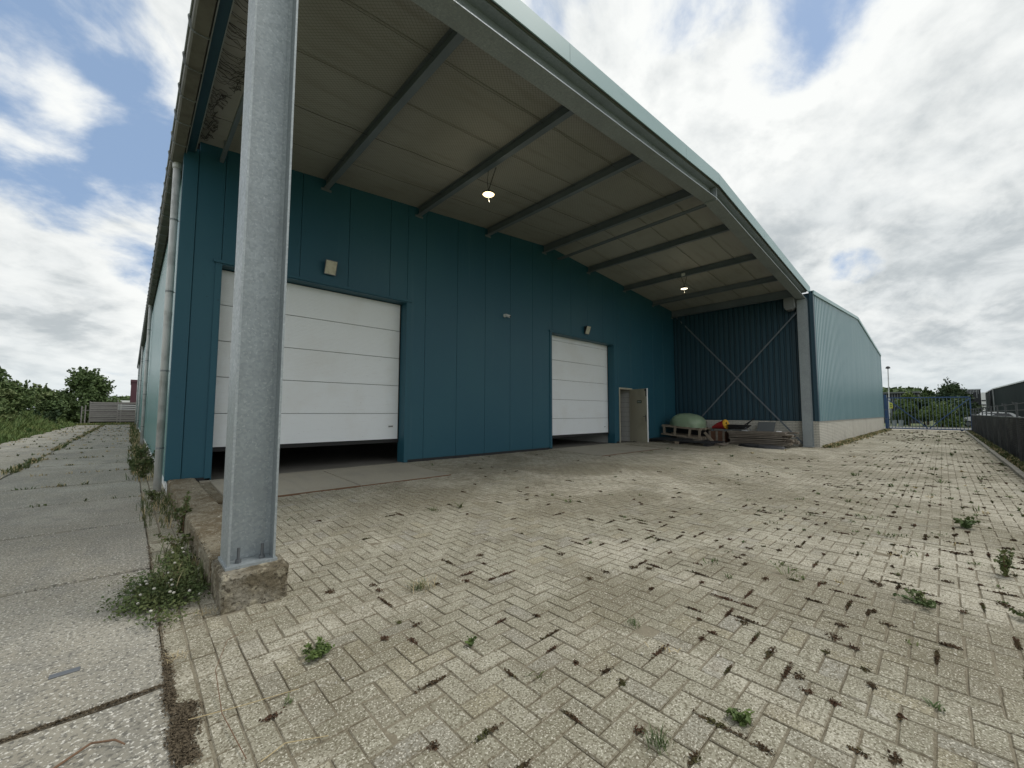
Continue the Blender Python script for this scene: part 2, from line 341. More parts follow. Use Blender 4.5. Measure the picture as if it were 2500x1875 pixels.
def empty(name, loc, label=None, cat=None, group=None, kind=None, rz=0.):
    o = bpy.data.objects.new(name, None); COL.objects.link(o); o.location = loc; o.rotation_euler = (0, 0, rz); o.empty_display_size = .2
    return tag(o, label, cat, group, kind)
def copy_tree(o, parent=None):
    c = o.copy(); COL.objects.link(c); c.parent = parent
    for ch in o.children: copy_tree(ch, c)
    return c
def inst(name, me, parent, loc, rot=(0, 0, 0), sc=(1, 1, 1)):
    o = bpy.data.objects.new(name, me); COL.objects.link(o); o.parent = parent; o.location = loc; o.rotation_euler = rot; o.scale = sc
    return o
def leaves_mesh(name, pts, size, m, parent=None, aspect=1.6, flat=.0, tri=False, jitter=.45):
    """many small leaf-shaped faces at pts (n,3); real geometry, world coordinates"""
    pts = np.asarray(pts, float); n = len(pts)
    sz = (np.asarray(size) if np.ndim(size) else np.full(n, size))*(1+jitter*(RNG.random(n)*2-1))
    nr = RNG.normal(size=(n, 3)); nr[:, 2] = np.abs(nr[:, 2])+flat*2; nr /= np.linalg.norm(nr, axis=1)[:, None]
    t = RNG.normal(size=(n, 3)); t -= nr*(t*nr).sum(1)[:, None]; t /= np.linalg.norm(t, axis=1)[:, None]; b = np.cross(nr, t)
    L_ = (sz*aspect/2)[:, None]; W_ = (sz/2)[:, None]
    q = np.stack([pts-t*L_, pts+b*W_+nr*W_*.25, pts+t*L_, pts-b*W_+nr*W_*.25], 1).reshape(-1, 3)
    off = np.array(wloc(parent)) if parent else np.zeros(3)
    me = bpy.data.meshes.new(name); f = np.arange(4*n).reshape(n, 4)
    me.from_pydata((q-off).tolist(), [], f.tolist()); me.materials.append(MT[m])
    o = bpy.data.objects.new(name, me); COL.objects.link(o)
    if parent: o.parent = parent
    return o
def blades(mb, x, y, z, h, n, spread, w=.006, lean=.5):
    for _ in range(n):
        a = random.random()*6.283; r = spread*random.random(); bx, by = x+r*math.cos(a), y+r*math.sin(a)
        hh = h*random.uniform(.5, 1.1); l = lean*hh*random.uniform(.2, 1.2); a2 = random.random()*6.283
        dx, dy = math.cos(a2)*l, math.sin(a2)*l; wx, wy = -math.sin(a2)*w/2, math.cos(a2)*w/2
        mb.add([(bx-wx, by-wy, z), (bx+wx, by+wy, z), (bx+dx*.45+wx, by+dy*.45+wy, z+hh*.65), (bx+dx*.45-wx, by+dy*.45-wy, z+hh*.65), (bx+dx, by+dy, z+hh)],
               [(0, 1, 2, 3), (3, 2, 4)])

# ------------------------------------------------------------------ layout constants
W = 8.76                # front wall plane
XL, XR, XRIDGE = .49, 19.35, 10.1
def g(x, y):            # yard height: it ramps up towards the front wall
    return .15*min(1, max(0, (y-3.0)/(W-3.0))) if x < 19.6 else 0.
def ceil_z(x): return 6.87-(.081*(XRIDGE-x) if x < XRIDGE else .072*(x-XRIDGE))

# ------------------------------------------------------------------ SETTING
mb = MB(); mb.add([(-400, -300, -.06), (500, -300, -.06), (500, 500, -.06), (-400, 500, -.06)], [(0, 1, 2, 3)])
tag(mb.build('ground', 'ground'), kind='structure')
mb = MB(); mb.box(50.2, 57, -60, 60, -.055, -.02); tag(mb.build('road', 'road'), kind='structure')
mb = MB(); mb.box(45.4, 50.2, -1.3, 5, -.055, -.012); tag(mb.build('driveway', 'apron'), kind='structure')

# concrete path: 2 m slabs beside the hall
path = MB(); path.box(-3.86, .2, -2.2, 56, -.055, -.03)
path = tag(path.build('concrete_path', 'soil'), kind='structure')
variants = []
for k in range(6):
    b = MB(); b.box(-1.0, 1.0, -1.0, 1.0, -.14, 0, .006)
    o = MB(); rr = random.Random(k)
    # chipped outline: ring of points with small random bites
    ring = []
    for (sx_, sy_), (ex, ey) in zip(((-1, -1), (1, -1), (1, 1), (-1, 1)), ((1, -1), (1, 1), (-1, 1), (-1, -1))):
        for i in range(16):
            t_ = i/16; px = sx_+(ex-sx_)*t_; py = sy_+(ey-sy_)*t_
            bite = rr.choice((0, 0, .003, .006, .012, .02 if i in (0, 1, 15) else .004)); px *= (1-bite) ; py *= (1-bite)
            ring.append((px, py))
    n = len(ring); o.add([(p[0]*1.005, p[1]*1.005, -.012) for p in ring]+[(p[0]*.996, p[1]*.996, 0) for p in ring]+[(p[0]*1.005, p[1]*1.005, -.03) for p in ring],
          [tuple(range(n, 2*n))]+[(i, (i+1) % n, n+(i+1) % n, n+i) for i in range(n)]+[(2*n+i, 2*n+(i+1) % n, (i+1) % n, i) for i in range(n)])
    me = bpy.data.meshes.new('slab'); me.from_pydata(o.v, [], o.f); me.materials.append(MT['slab']); variants.append(me)
for col_x in (-.80, -2.83):
    for j in range(29):
        inst('slab', variants[(j*5+(col_x < -1)*2) % 6], path, (col_x, 1.70+2.045*(j-1)+(.012 if col_x < -1 else 0), random.uniform(-.004, .004)), (random.uniform(-.002, .002), random.uniform(-.002, .002), random.choice((0, math.pi/2, math.pi))+random.uniform(-.002, .002)), (.9965, .9965, 1))

# paved yard
yard = MB()
def sand_z(x, y):
    n_ = math.sin(x*2.3+1.7*y)*math.sin(y*3.1-x*1.3+.7)+.6*math.sin(x*7.1+y*2.2)*math.sin(y*8.3-x*3.9)+.4*math.sin(x*17+y*5)*math.sin(y*15-x*4)
    return -.0062+.0027*n_-.004*min(1, max(0, (x-7)/4))
def sand_patch(x0, x1, y0, y1, st, zf):
    nx, ny = max(1, int((x1-x0)/st)), max(1, int((y1-y0)/st)); b_ = len(yard.v)
    for j in range(ny+1):
        for i in range(nx+1):
            x, y = x0+(x1-x0)*i/nx, y0+(y1-y0)*j/ny; yard.v.append((x, y, zf(x, y)+bumpy(x, y)*.35+sand_z(x, y)))
    for j in range(ny):
        for i in range(nx): q = b_+j*(nx+1)+i; yard.f.append((q, q+1, q+nx+2, q+nx+1))
bumpy = lambda x, y: .010*math.sin(x*1.7+.3*y)*math.sin(y*1.3+.5)+.004*math.sin(x*5.1+y*3.3) if x < 12 else .004*math.sin(x*1.7)
sand_patch(.2, .5, -1.05, W, .08, lambda x, y: 0); sand_patch(.5, 8, -1.05, W, .085, g); sand_patch(8, 19.6, -1.05, W, .2, lambda x, y: g(min(x, 19.5), y)); sand_patch(19.6, 45.5, -1.05, 3.3, .4, lambda x, y: 0)
yard.add([(.2, W, -.016), (.5, W, -.016), (.5, 58, -.016), (.2, 58, -.016)], [(0, 1, 2, 3)])
yard = tag(yard.build('paved_yard', 'sand'), kind='structure')
U = .1075
holes = [(.50, .90, 3.35, 3.84), (.47, .845, 3.8, 9), (.9, 4.70, 6.76, 9), (9.86, 13.40, 6.72, 9)]
def free(x0, x1, y0, y1):
    for a, b, c, d in holes:
        if a < (x0+x1)/2 < b and c < (y0+y1)/2 < d: return False
    return True
pv = []; cells = set()      # (cx, cy, lx, ly)
for i in range(0, 420):
    for j in range(-10, 83):
        k = (i-j) % 4
        if k == 0: r = (i, i+2, j, j+1)
        elif k == 3: r = (i, i+1, j, j+2)
        else: continue
        x0, x1, y0, y1 = .525+r[0]*U, .525+r[1]*U, r[2]*U-.02, r[3]*U-.02
        if y0 < -1.1 or y1 > W+.1 or x1 > 45.45: continue
        if x1 > 19.3 and y1 > 3.25: continue
        if not free(x0, x1, y0, y1): continue
        pv.append(((x0+x1)/2, (y0+y1)/2, x1-x0, y1-y0)); cells.update(((r[0], r[2]), (r[1]-1, r[3]-1)))
for i in range(0, 418):                                  # half pavers where the pattern meets an edge
    for j in range(-9, 83):
        if (i, j) in cells: continue
        x, y = .525+(i+.5)*U, (j+.5)*U-.02
        if y > W+.05 or (x > 19.5 and y > 3.2) or not free(x, x, y, y): continue
        pv.append((x, y, U, U))
for c0, lx in ((.205, .10), (.312, .105), (.418, .104)):        # the edging courses beside the path
    y = -1.0+random.random()*.1
    while y < 58:
        ly = .215 if c0 > .3 else random.choice((.215, .43, .43))
        if c0 > .3 and y > 12: ly = .43
        x0, x1 = c0, c0+lx
        pv.append(((x0+x1)/2, y+ly/2, lx+.004, ly))
        y += ly
pv = np.array(pv)
cdir = np.array(fw); rel = pv[:, :2]
depth = rel[:, 0]*fw.x+rel[:, 1]*fw.y; lat = rel[:, 0]*rt0.x+rel[:, 1]*rt0.y
vis = (depth > .35) & (np.abs(lat) < depth*1.31+.1) & (CAM_H/np.maximum(depth, .1)*987 < 1000+80)
order = np.argsort(np.where(vis, np.hypot(rel[:, 0], rel[:, 1]), 1e9))
single = set(order[:300].tolist())
def paver_geo(lx, ly, gap=.0058, rr=random):
    gx, gy = lx-gap*rr.uniform(.7, 1.5), ly-gap*rr.uniform(.7, 1.5); b = .0035*rr.uniform(.7, 1.8)
    m_ = MB(); m_.box(-gx/2, gx/2, -gy/2, gy/2, -.02, 0, b); return m_
pmesh = {}
for kx in ((.215, .1075), (.1075, .215), (.104, .215), (.109, .215), (.108, .215), (.104, .43)):
    pmesh[kx] = []
def get_pm(lx, ly, k):
    key = (round(lx, 3), round(ly, 3)); lst = pmesh.setdefault(key, [])
    while len(lst) <= k:
        m_ = paver_geo(lx, ly); me = bpy.data.meshes.new('paver'); me.from_pydata(m_.v, [], m_.f); me.materials.append(MT['paver1']); lst.append(me)
    return lst[k]
big_ = MB(); tones = []
bumpy = lambda x, y: .010*math.sin(x*1.7+.3*y)*math.sin(y*1.3+.5)+.004*math.sin(x*5.1+y*3.3) if x < 12 else .004*math.sin(x*1.7)
for idx, (cx, cy, lx, ly) in enumerate(pv):
    strip = cx < .525 and cy < 60 and cx-lx/2 < .51
    z = (0 if strip else g(cx, cy))+bumpy(cx, cy)*.35+random.uniform(-.0025, .0025)-(random.uniform(.002, .006) if random.random() < .07 else 0)-(.003 if strip and cx < .3 else 0); z = max(z, (0 if strip else g(cx, cy))+bumpy(cx, cy)*.35-.003)
    slope = 0 if strip else (.15/(W-3) if 3 < cy < W and cx < 19.6 else 0)
    rx, ry, rz = slope+random.uniform(-.009, .009), random.uniform(-.009, .009), random.uniform(-.012, .012)
    if idx in single:
        inst('paver', get_pm(lx, ly, random.randrange(5)), yard, (cx+random.uniform(-.001, .001), cy+random.uniform(-.001, .001), z), (rx, ry, rz))
    else:
        m_ = paver_geo(lx, ly); c_, s_ = math.cos(rz), math.sin(rz)
        vv = [(cx+x*c_-y*s_, cy+x*s_+y*c_, z+zq+y*rx-x*ry) for x, y, zq in m_.v]
        big_.add(vv, [f for f in m_.f if f != (3, 2, 1, 0)]); tones += [random.random()]*9
tag(big_.build('far_pavers', 'paver', yard, attr=tones), kind='stuff')

# concrete slabs before the two big doors
def apron(x0, x1, x2, y0, y1):
    ym = (y0+y1)/2
    r = empty('concrete_apron', ((x0+x2)/2, ym, g(5, ym)), kind='structure')
    for a, b, dz in ((x0, x1-.02, .022), (x1+.03, x2, .018)):
        m_ = MB(); z0, z1 = g(5, y0)+dz, g(5, y1)+dz; e = .008
        m_.add([(a, y0, z0-.1), (b, y0, z0-.1), (b, y1, z1-.1), (a, y1, z1-.1), (a, y0, z0-e), (b, y0, z0-e), (b, y1, z1-e), (a, y1, z1-e), (a+e, y0+e, z0), (b-e, y0+e, z0), (b-e, y1-e, z1), (a+e, y1-e, z1)],
               [(8, 9, 10, 11)]+[(i, (i+1) % 4, 4+(i+1) % 4, 4+i) for i in range(4)]+[(4+i, 4+(i+1) % 4, 8+(i+1) % 4, 8+i) for i in range(4)])
        m_.build('slab', 'apron', r)
        f_ = MB(); t_ = .012                                    # rusty angle-iron edge
        f_.add([(a-t_, y0-t_, z0-.1), (b+t_, y0-t_, z0-.1), (b+t_, y0-.001, z0-.1), (a-t_, y0-.001, z0-.1), (a-t_, y0-t_, z0-.002), (b+t_, y0-t_, z0-.002), (b+t_, y0-.001, z0-.002), (a-t_, y0-.001, z0-.002)], [(4, 5, 6, 7), (0, 1, 5, 4), (1, 2, 6, 5), (3, 0, 4, 7)])
        f_.build('iron_edge', 'rusty', r)
    return r
for a in ((1.05, 2.88, 4.68, 6.76, 8.62), (9.86, 11.6, 13.40, 6.72, 8.60)):
    r = apron(*a)
    m_ = MB(); m_.box(a[0]-.14 if a[0] < 2 else a[0], a[2], 8.64, W+.01, .05, .165); m_.build('threshold', 'apron', r)
m_ = MB(); m_.box(.88, 1.02, 6.76, 8.62, 0, .13); m_.build('kerb_edge', 'kerbwall', bpy.data.objects['concrete_apron'])

# kerb along the fence
kerb = empty('kerb', (12, -1.11, 0), kind='structure')
kmb = MB(); kmb.box(-.496, .496, -.05, .05, -.1, .07, .012); kme = bpy.data.meshes.new('kerb_stone'); kme.from_pydata(kmb.v, [], kmb.f); kme.materials.append(MT['kerb'])
for i in range(46): inst('kerb_stone', kme, kerb, (-12.5+i, random.uniform(-.006, .006), random.uniform(-.006, .006)), (0, 0, random.uniform(-.006, .006)))
mb = MB(); mb.box(-1, 48, -3.2, -1.17, -.055, .02); tag(mb.build('fence_verge', 'ground'), kind='structure')

# ------------------------------------------------------------------ WAREHOUSE
wh = empty('warehouse', (10, W, .15), 'teal panelled warehouse with a deep open canopy over two white roller doors', 'warehouse')
# corner flashing, base strip
mb = MB(); mb.box(.455, .66, W-.012, W+.05, .21, 5.95); mb.box(.455, .488, W+.05, W+.14, .21, 5.95); mb.build('corner_flashing', 'teal', wh)
for a, b in ((.5, .99), (4.84, 9.88), (13.82, 14.06), (15.06, 19.0)):
    mb = MB(); mb.box(a, b, W+.004, W+.06, .0, .222); mb.build('base_strip', 'dark', wh)
seams = [.664]+[2.351+.969*i for i in range(-1, 18)]; seams[-1] = 19.05
openings = [(1.06, 4.745, 4.0), (10.02, 13.72, 4.0), (14.10, 15.02, 2.31)]
def panel(x0, x1, z0, zt0, zt1):
    gp = .0032; m_ = MB(); y0, y1, b = W, W+.08, .005
    xs = (x0+gp, x1-gp)
    lo = [(xs[0], z0), (xs[1], z0), (xs[1], zt1), (xs[0], zt0)]
    ins = [(xs[0]+b, z0+b), (xs[1]-b, z0+b), (xs[1]-b, zt1-b), (xs[0]+b, zt0-b)]
    m_.add([(p[0], y1, p[1]) for p in lo]+[(p[0], y0+b, p[1]) for p in lo]+[(p[0], y0, p[1]) for p in ins],
           [(0, 1, 2, 3)]+[(i, (i+1) % 4, 4+(i+1) % 4, 4+i) for i in range(4)]+[(4+i, 4+(i+1) % 4, 8+(i+1) % 4, 8+i) for i in range(4)]+[(8, 9, 10, 11)])
    m_.build('wall_panel', 'teal', wh)
for x0, x1 in zip(seams[:-1], seams[1:]):
    cuts = [(x0, x1, .215)]
    for a, b, zt in openings:
        new = []
        for p, q, zb in cuts:
            if q <= a or p >= b: new.append((p, q, zb)); continue
            if p < a-.02: new.append((p, a, zb))
            new.append((max(p, a), min(q, b), max(zb, zt)))
            if q > b+.02: new.append((b, q, zb))
        cuts = new
    # merge pieces over a door that belong to one panel
    for p, q, zb in cuts:
        if q-p < .015: continue
        zt0, zt1 = ceil_z(p)+.02, ceil_z(q)+.02
        if p < XRIDGE < q: zt0 = zt1 = ceil_z(XRIDGE)-.03
        panel(p, q, zb, zt0, zt1)
mb = MB(); mb.add([(.5, W+.085, .1), (1.06, W+.085, .1), (1.06, W+.085, 5.9), (.5, W+.085, 5.9)], [(0, 1, 2, 3)])
for a, b, z0 in ((.5, 1.05, .1), (1.05, 4.75, 4.01), (4.75, 10.0, .1), (10.0, 13.73, 4.01), (13.73, 14.09, .1), (14.09, 15.03, 2.32), (15.03, 19.0, .1)):
    n = 6
    for i in range(n):
        p, q = a+(b-a)*i/n, a+(b-a)*(i+1)/n
        mb.add([(p, W+.09, z0), (q, W+.09, z0), (q, W+.09, ceil_z(q)), (p, W+.09, ceil_z(p))], [(0, 1, 2, 3)])
mb.build('panel_backing', 'dark', wh)
# door surrounds
for a, b in ((1.06, 4.745), (10.02, 13.72)):
    o0, o1 = a-.085, b+.085
    mb = MB(); mb.box(o0, a, W-.022, W+.04, .2, 4.06); mb.box(a-.001, a+.012, W-.02, W+.30, .16, 4.0); mb.build('door_jamb', 'teal', wh)
    mb = MB(); mb.box(b, o1, W-.022, W+.04, .16, 4.06); mb.box(b-.012, b+.001, W-.02, W+.30, .16, 4.0); mb.build('door_jamb', 'teal', wh)
    mb = MB(); mb.box(o0-.03, o1+.03, W-.045, W+.03, 4.005, 4.058); mb.box(a, b, W-.018, W+.30, 3.985, 4.004); mb.build('door_head', 'teal', wh)
# sectional doors
def sect_door(a, b, lines, bot, label):
    root = MB(); y0 = W+.27
    root.box(a+.012, b-.012, y0-.012, y0+.03, bot-.075, bot-.002); d_ = root.build('roller_door', 'black', wh); d_['label'] = label
    zs = [bot]+lines+[4.0]
    for z0, z1 in zip(zs[:-1], zs[1:]):
        if z1-z0 < .05: continue
        m_ = MB(); nr = max(2, int((z1-z0)/.028)); gp = .004
        prof = [(z0+gp, y0+.012)]
        for i in range(nr):
            zz0 = z0+gp+(z1-z0-2*gp)*i/nr; zz1 = z0+gp+(z1-z0-2*gp)*(i+1)/nr; h_ = (zz1-zz0)
            prof += [(zz0+h_*.12, y0), (zz0+h_*.86, y0), (zz0+h_*.93, y0+.0022)]
        prof.append((z1-gp, y0+.012))
        vs = [(a+.014, y, z) for z, y in prof]+[(b-.014, y, z) for z, y in prof]; n = len(prof)
        m_.add(vs, [(i, n+i, n+i+1, i+1) for i in range(n-1)])
        m_.add([(a+.014, y0+.012, z0+gp), (b-.014, y0+.012, z0+gp), (b-.014, y0+.04, z0+gp), (a+.014, y0+.04, z0+gp)], [(0, 1, 2, 3)])
        m_.build('door_section', 'white_door', d_)
    m_ = MB(); m_.add([(a, y0+.03, bot-.07), (b, y0+.03, bot-.07), (b, y0+.03, 4.0), (a, y0+.03, 4.0)], [(0, 1, 2, 3)]); m_.build('door_core', 'dark', d_)
    for x_ in (a+.014, b-.038):
        m_ = MB(); m_.box(x_, x_+.024, y0-.016, y0-.004, bot, 3.985); m_.build('side_seal', 'black', d_)
    return d_
d1 = sect_door(1.06, 4.745, [1.313, 1.98, 2.645, 3.315, 3.975], .70, 'wide white roller door raised above the floor, behind the near column')
d2 = sect_door(10.02, 13.72, [1.135, 1.79, 2.465, 3.14, 3.815], .565, 'white roller door left open a little, beside the personnel door')
mb = MB(); mb.box(4.46, 4.60, W+.262, W+.268, .965, 1.045); mb.build('door_sticker', 'white', d1)
mb = MB(); 
for i in range(5): mb.box(4.475+.022*i, 4.489+.022*i, W+.258, W+.2615, .99, 1.02)
mb.build('sticker_print', 'dark', d1)
mb = MB(); mb.box(13.42, 13.5, W+.262, W+.268, .78, .81); mb.build('lift_handle', 'galv', d2)
# personnel door
fr = MB(); a, b = 14.10, 15.02
fr.box(a-.035, a+.03, W-.014, W+.09, .17, 2.34); fr.box(b-.03, b+.035, W-.014, W+.09, .17, 2.34); fr.box(a+.03, b-.03, W-.014, W+.09, 2.28, 2.34)
fr = fr.build('door_frame', 'cream', wh)
hx, hy = 14.96, W-.02; lf = empty('x', (0, 0, 0)); bpy.data.objects.remove(lf)
ang = math.atan2(7.87-hy, 14.66-hx); dxl, dyl = math.cos(ang), math.sin(ang); LW = .92
def lp(u, v, z): return (hx+dxl*u-dyl*v, hy+dyl*u+dxl*v, z)
leaf = MB(); 
def lbox(m_, u0, u1, v0, v1, z0, z1):
    m_.add([lp(u0, v0, z0), lp(u1, v0, z0), lp(u1, v1, z0), lp(u0, v1, z0), lp(u0, v0, z1), lp(u1, v0, z1), lp(u1, v1, z1), lp(u0, v1, z1)], [(3, 2, 1, 0), (4, 5, 6, 7), (0, 1, 5, 4), (1, 2, 6, 5), (2, 3, 7, 6), (3, 0, 4, 7)])
lbox(leaf, 0, LW-.012, -.022, .022, .2, 2.29); leaf = leaf.build('personnel_door', 'cream', wh); leaf['label'] = 'cream personnel door standing open'
e_ = MB(); lbox(e_, LW-.012, LW, -.024, .024, .2, 2.295); e_.build('door_edge', 'white', leaf)
e_ = MB(); lbox(e_, .36, .62, -.028, -.0225, 1.72, 1.83); s_ = e_.build('sign_plate', 'signgreen', leaf)
e_ = MB()
for i in range(9): lbox(e_, .39+.023*i, .405+.023*i, -.0315, -.0285, 1.755, 1.79)
e_.build('sign_print', 'pipe', leaf)
e_ = MB(); lbox(e_, LW-.10, LW-.06, -.03, -.0225, 1.0, 1.26); lbox(e_, LW-.2, LW-.07, -.06, -.045, 1.185, 1.205); lbox(e_, LW-.085, LW-.07, -.06, -.022, 1.185, 1.205); e_.build('handle', 'steel', leaf)
e_ = MB(); lbox(e_, LW-.10, LW-.012, -.05, -.0225, 2.2, 2.27); lbox(e_, LW-.06, LW-.014, -.035, -.0225, 1.98, 2.2); e_.build('door_closer', 'black', leaf)
# inside: floor, lining, block wall by the small door
mb = MB(); mb.box(.55, 19.3, W+.005, 57.5, .02, .155); mb.build('interior_floor', 'floor', wh)
mb = MB(); mb.box(9.2, 9.3, W+.35, 40, .156, 5.5); mb.box(13.85, 13.95, W+.1, 14, .156, 4.2); mb.build('partition_wall', 'block', wh)
mb = MB(); mb.box(14.0, 16.2, 11.2, 11.3, .156, 3.); mb.box(13.96, 16.2, W+.1, 11.3, 2.6, 2.66); mb.build('corridor_wall', 'inner', wh)
bme = MB(); bme.box(0, .03, -.196, .196, -.096, .096); bm_ = bpy.data.meshes.new('block'); bm_.from_pydata(bme.v, [], bme.f); bm_.materials.append(MT['block'])
for r_ in range(11):
    if r_ % 2: inst('block', bm_, wh, (15.05-10, .222, .115+.2*r_), sc=(1, .5, 1))
    for c_ in range(5): inst('block', bm_, wh, (15.05-10, .32+.4*c_+(.2 if r_ % 2 else 0), .115+.2*r_))
mb = MB(); mb.box(15.06, 15.12, W+.1, 11.3, .156, 2.6); mb.build('block_joint', 'mortar', wh)
mb = MB(); mb.tube([(14.9, W+.75, .16), (14.9, W+.75, 2.6)], .05); mb.tube([(14.9, W+.75, 1.25), (14.7, W+.75, 1.25)], .06); mb.build('pipe', 'dark', wh)
mb = MB(); mb.box(14.15, 14.6, 10.6, 10.64, .156, 2.2); mb.build('inner_door', 'cream', wh)
# side wall (left), sheets of 1 m with ribs
def ribbed(mb_, origin, du, length, z0, ztop, pitch, depth_, nrm, duty=(.5, .12)):
    """trapezoid sheet; du unit dir in XY; nrm outward XY normal; ztop function of distance"""
    prof = []; u = 0.
    while u < length-1e-6:
        w_ = min(pitch, length-u)
        prof += [(u, 0), (u+w_*duty[0], 0), (u+w_*(duty[0]+duty[1]), depth_), (u+w_*(1-duty[1]), depth_)]; u += w_
    prof.append((length, 0)); vs = []
    for u, d_ in prof:
        x = origin[0]+du[0]*u-nrm[0]*d_; y = origin[1]+du[1]*u-nrm[1]*d_
        vs += [(x, y, z0), (x, y, ztop(u))]
    mb_.add(vs, [(2*i, 2*i+2, 2*i+3, 2*i+1) for i in range(len(prof)-1)])
y = W+.14
while y < 57.5:
    mb = MB(); l_ = min(1.0, 57.6-y)
    ribbed(mb, (.492, y+.003), (0, 1), l_-.006, .16, lambda u: 5.85, l_/4, .012, (-1, 0)); mb.build('side_panel', 'sidewall', wh); y += 1.0
mb = MB(); mb.box(.50, .58, W+.1, 57.6, -.05, .16); mb.box(.478, .5, W+.14, 57.6, .13, .158); mb.box(.505, .56, W+.15, 57.6, .15, 5.9); mb.build('side_plinth', 'white', wh)
mb = MB(); mb.box(.5, 19.3, 57.5, 57.6, 0, 6.9); mb.box(18.95, 19.05, W+.1, 57.5, 0, 6.2); mb.build('rear_wall', 'inner', wh)
# roof over hall and canopy: outer sheet, underside panels
YF = 3.45
for sgn, xa, xb in ((-1, .44, XRIDGE), (1, XRIDGE, 19.75)):
    mb = MB(); za, zb = ceil_z(xa), ceil_z(xb)
    mb.add([(xa, YF, za+.09), (xb, YF, zb+.09), (xb, 57.6, zb+.09), (xa, 57.6, za+.09), (xa, YF, za+.14), (xb, YF, zb+.14), (xb, 57.6, zb+.14), (xa, 57.6, za+.14)], [(3, 2, 1, 0), (4, 5, 6, 7), (0, 1, 5, 4), (1, 2, 6, 5), (2, 3, 7, 6), (3, 0, 4, 7)])
    mb.build('roof', 'zincdirty', wh)
    y = 3.5
    while y < 12:
        y1 = min(y+1.07, 12.); x0, x1 = (max(xa, .62), xb) if sgn < 0 else (xa, min(xb, 19.4)); z0, z1 = ceil_z(x0), ceil_z(x1); p = .004
        mb = MB(); e = .012
        mb.add([(x0, y+p, z0+.06), (x1, y+p, z1+.06), (x1, y1-p, z1+.06), (x0, y1-p, z0+.06), (x0, y+p, z0+e), (x1, y+p, z1+e), (x1, y1-p, z1+e), (x0, y1-p, z0+e), (x0, y+p+e, z0), (x1, y+p+e, z1), (x1, y1-p-e, z1), (x0, y1-p-e, z0)],
               [(0, 1, 2, 3), (0, 1, 5, 4), (1, 2, 6, 5), (2, 3, 7, 6), (3, 0, 4, 7), (4, 5, 9, 8), (5, 6, 10, 9), (6, 7, 11, 10), (7, 4, 8, 11), (8, 9, 10, 11)])
        mb.build('ceiling_panel', 'ceil', wh); y += 1.07
# purlins
for i, (x, extra) in enumerate([(.98, 0), (2.80, 0), (5.03, 0), (7.27, 0), (9.68, .03), (12.12, 0), (14.59, 0), (16.99, 0), (18.85, .12)]):
    z1 = ceil_z(x)-.006; z0 = z1-.195-extra; mb = MB()
    if i == 0: mb.box(x-.03, x+.03, 6.2, W-.02, z0-.08, z0-.02); mb.box(x-.012, x+.012, 6.2, 6.25, z0-.02, z1); mb.box(x-.012, x+.012, W-.3, W-.25, z0-.02, z1)
    else:
        w_ = .055
        mb.box(x-.008, x+.008, 3.80, W-.002, z0+.012, z1-.012); mb.box(x-w_, x+w_, 3.80, W-.002, z0, z0+.012); mb.box(x-w_, x+w_, 3.80, W-.002, z1-.012, z1)
        mb.box(x-w_-.05, x+w_+.05, W-.014, W-.002, z0-.05, z0+.0)
    mb.build('purlin', 'purlin', wh)
mb = MB(); mb.tube([(10.32, 3.82, 6.60), (10.32, W-.05, 6.55)], .03); mb.tube([(10.42, 3.82, 6.60), (10.42, W-.05, 6.55)], .018); mb.build('conduit', 'purlin', wh)
# portal frame: rafters of H section and two columns
def rafter(xa, xb):
    mb_ = MB(); za, zb = ceil_z(xa)-.02, ceil_z(xb)-.02; dpt = .315; y0, y1 = 3.5, 3.8; ym = 3.65
    def slab_(y_0, y_1, top, bot):
        mb_.add([(xa, y_0, za-bot), (xb, y_0, zb-bot), (xb, y_1, zb-bot), (xa, y_1, za-bot), (xa, y_0, za-top), (xb, y_0, zb-top), (xb, y_1, zb-top), (xa, y_1, za-top)], [(3, 2, 1, 0), (4, 5, 6, 7), (0, 1, 5, 4), (1, 2, 6, 5), (2, 3, 7, 6), (3, 0, 4, 7)])
    slab_(y0, y1, 0, .017); slab_(y0, y1, dpt-.017, dpt); slab_(ym-.006, ym+.006, .017, dpt-.017)
    return mb_.build('rafter', 'galv', wh)
ra = rafter(.545, XRIDGE-.012); rb = rafter(XRIDGE+.012, 19.45)
mb = MB(); zt = ceil_z(XRIDGE); mb.box(XRIDGE-.011, XRIDGE+.011, 3.5, 3.8, zt-.37, zt-.03)
for zz_ in (.09, .16, .23, .3):
    for yy in (3.56, 3.74): mb.tube([(XRIDGE-.04, yy, zt-zz_), (XRIDGE+.04, yy, zt-zz_)], .012, 6)
mb.build('ridge_plate', 'galv', wh)
def column(x0, z0, ztop, label):
    mb_ = MB(); x1 = x0+.30; t = .015; y0, y1 = 3.5, 3.8
    prof = [(x0, y0), (x0+t, y0), (x0+t, 3.62), (x0+t+.024, 3.644), (x1-t-.024, 3.644), (x1-t, 3.62), (x1-t, y0), (x1, y0), (x1, y1), (x1-t, y1), (x1-t, 3.68), (x1-t-.024, 3.656), (x0+t+.024, 3.656), (x0+t, 3.68), (x0+t, y1), (x0, y1)]
    n = len(prof); mb_.add([(p[0], p[1], z0) for p in prof]+[(p[0], p[1], ztop) for p in prof], [(i, (i+1) % n, n+(i+1) % n, n+i) for i in range(n)])
    c_ = mb_.build('column', 'galv', wh); c_['label'] = label
    m_ = MB(); m_.box(x0-.012, x1+.012, y0-.015, y1+.015, z0-.022, z0-.001); m_.build('base_plate', 'galv', c_)
    for bx in (x0+.075, x1-.075):
        m_ = MB(); by = 3.56; m_.tube([(bx, by, z0), (bx, by, z0+.105)], .010, 8); m_.tube([(bx, by, z0+.001), (bx, by, z0+.022)], .021, 6); m_.build('anchor_bolt', 'steel', c_)
    return c_
column(.548, .255, 5.78, 'near column of the canopy, on the concrete footing')
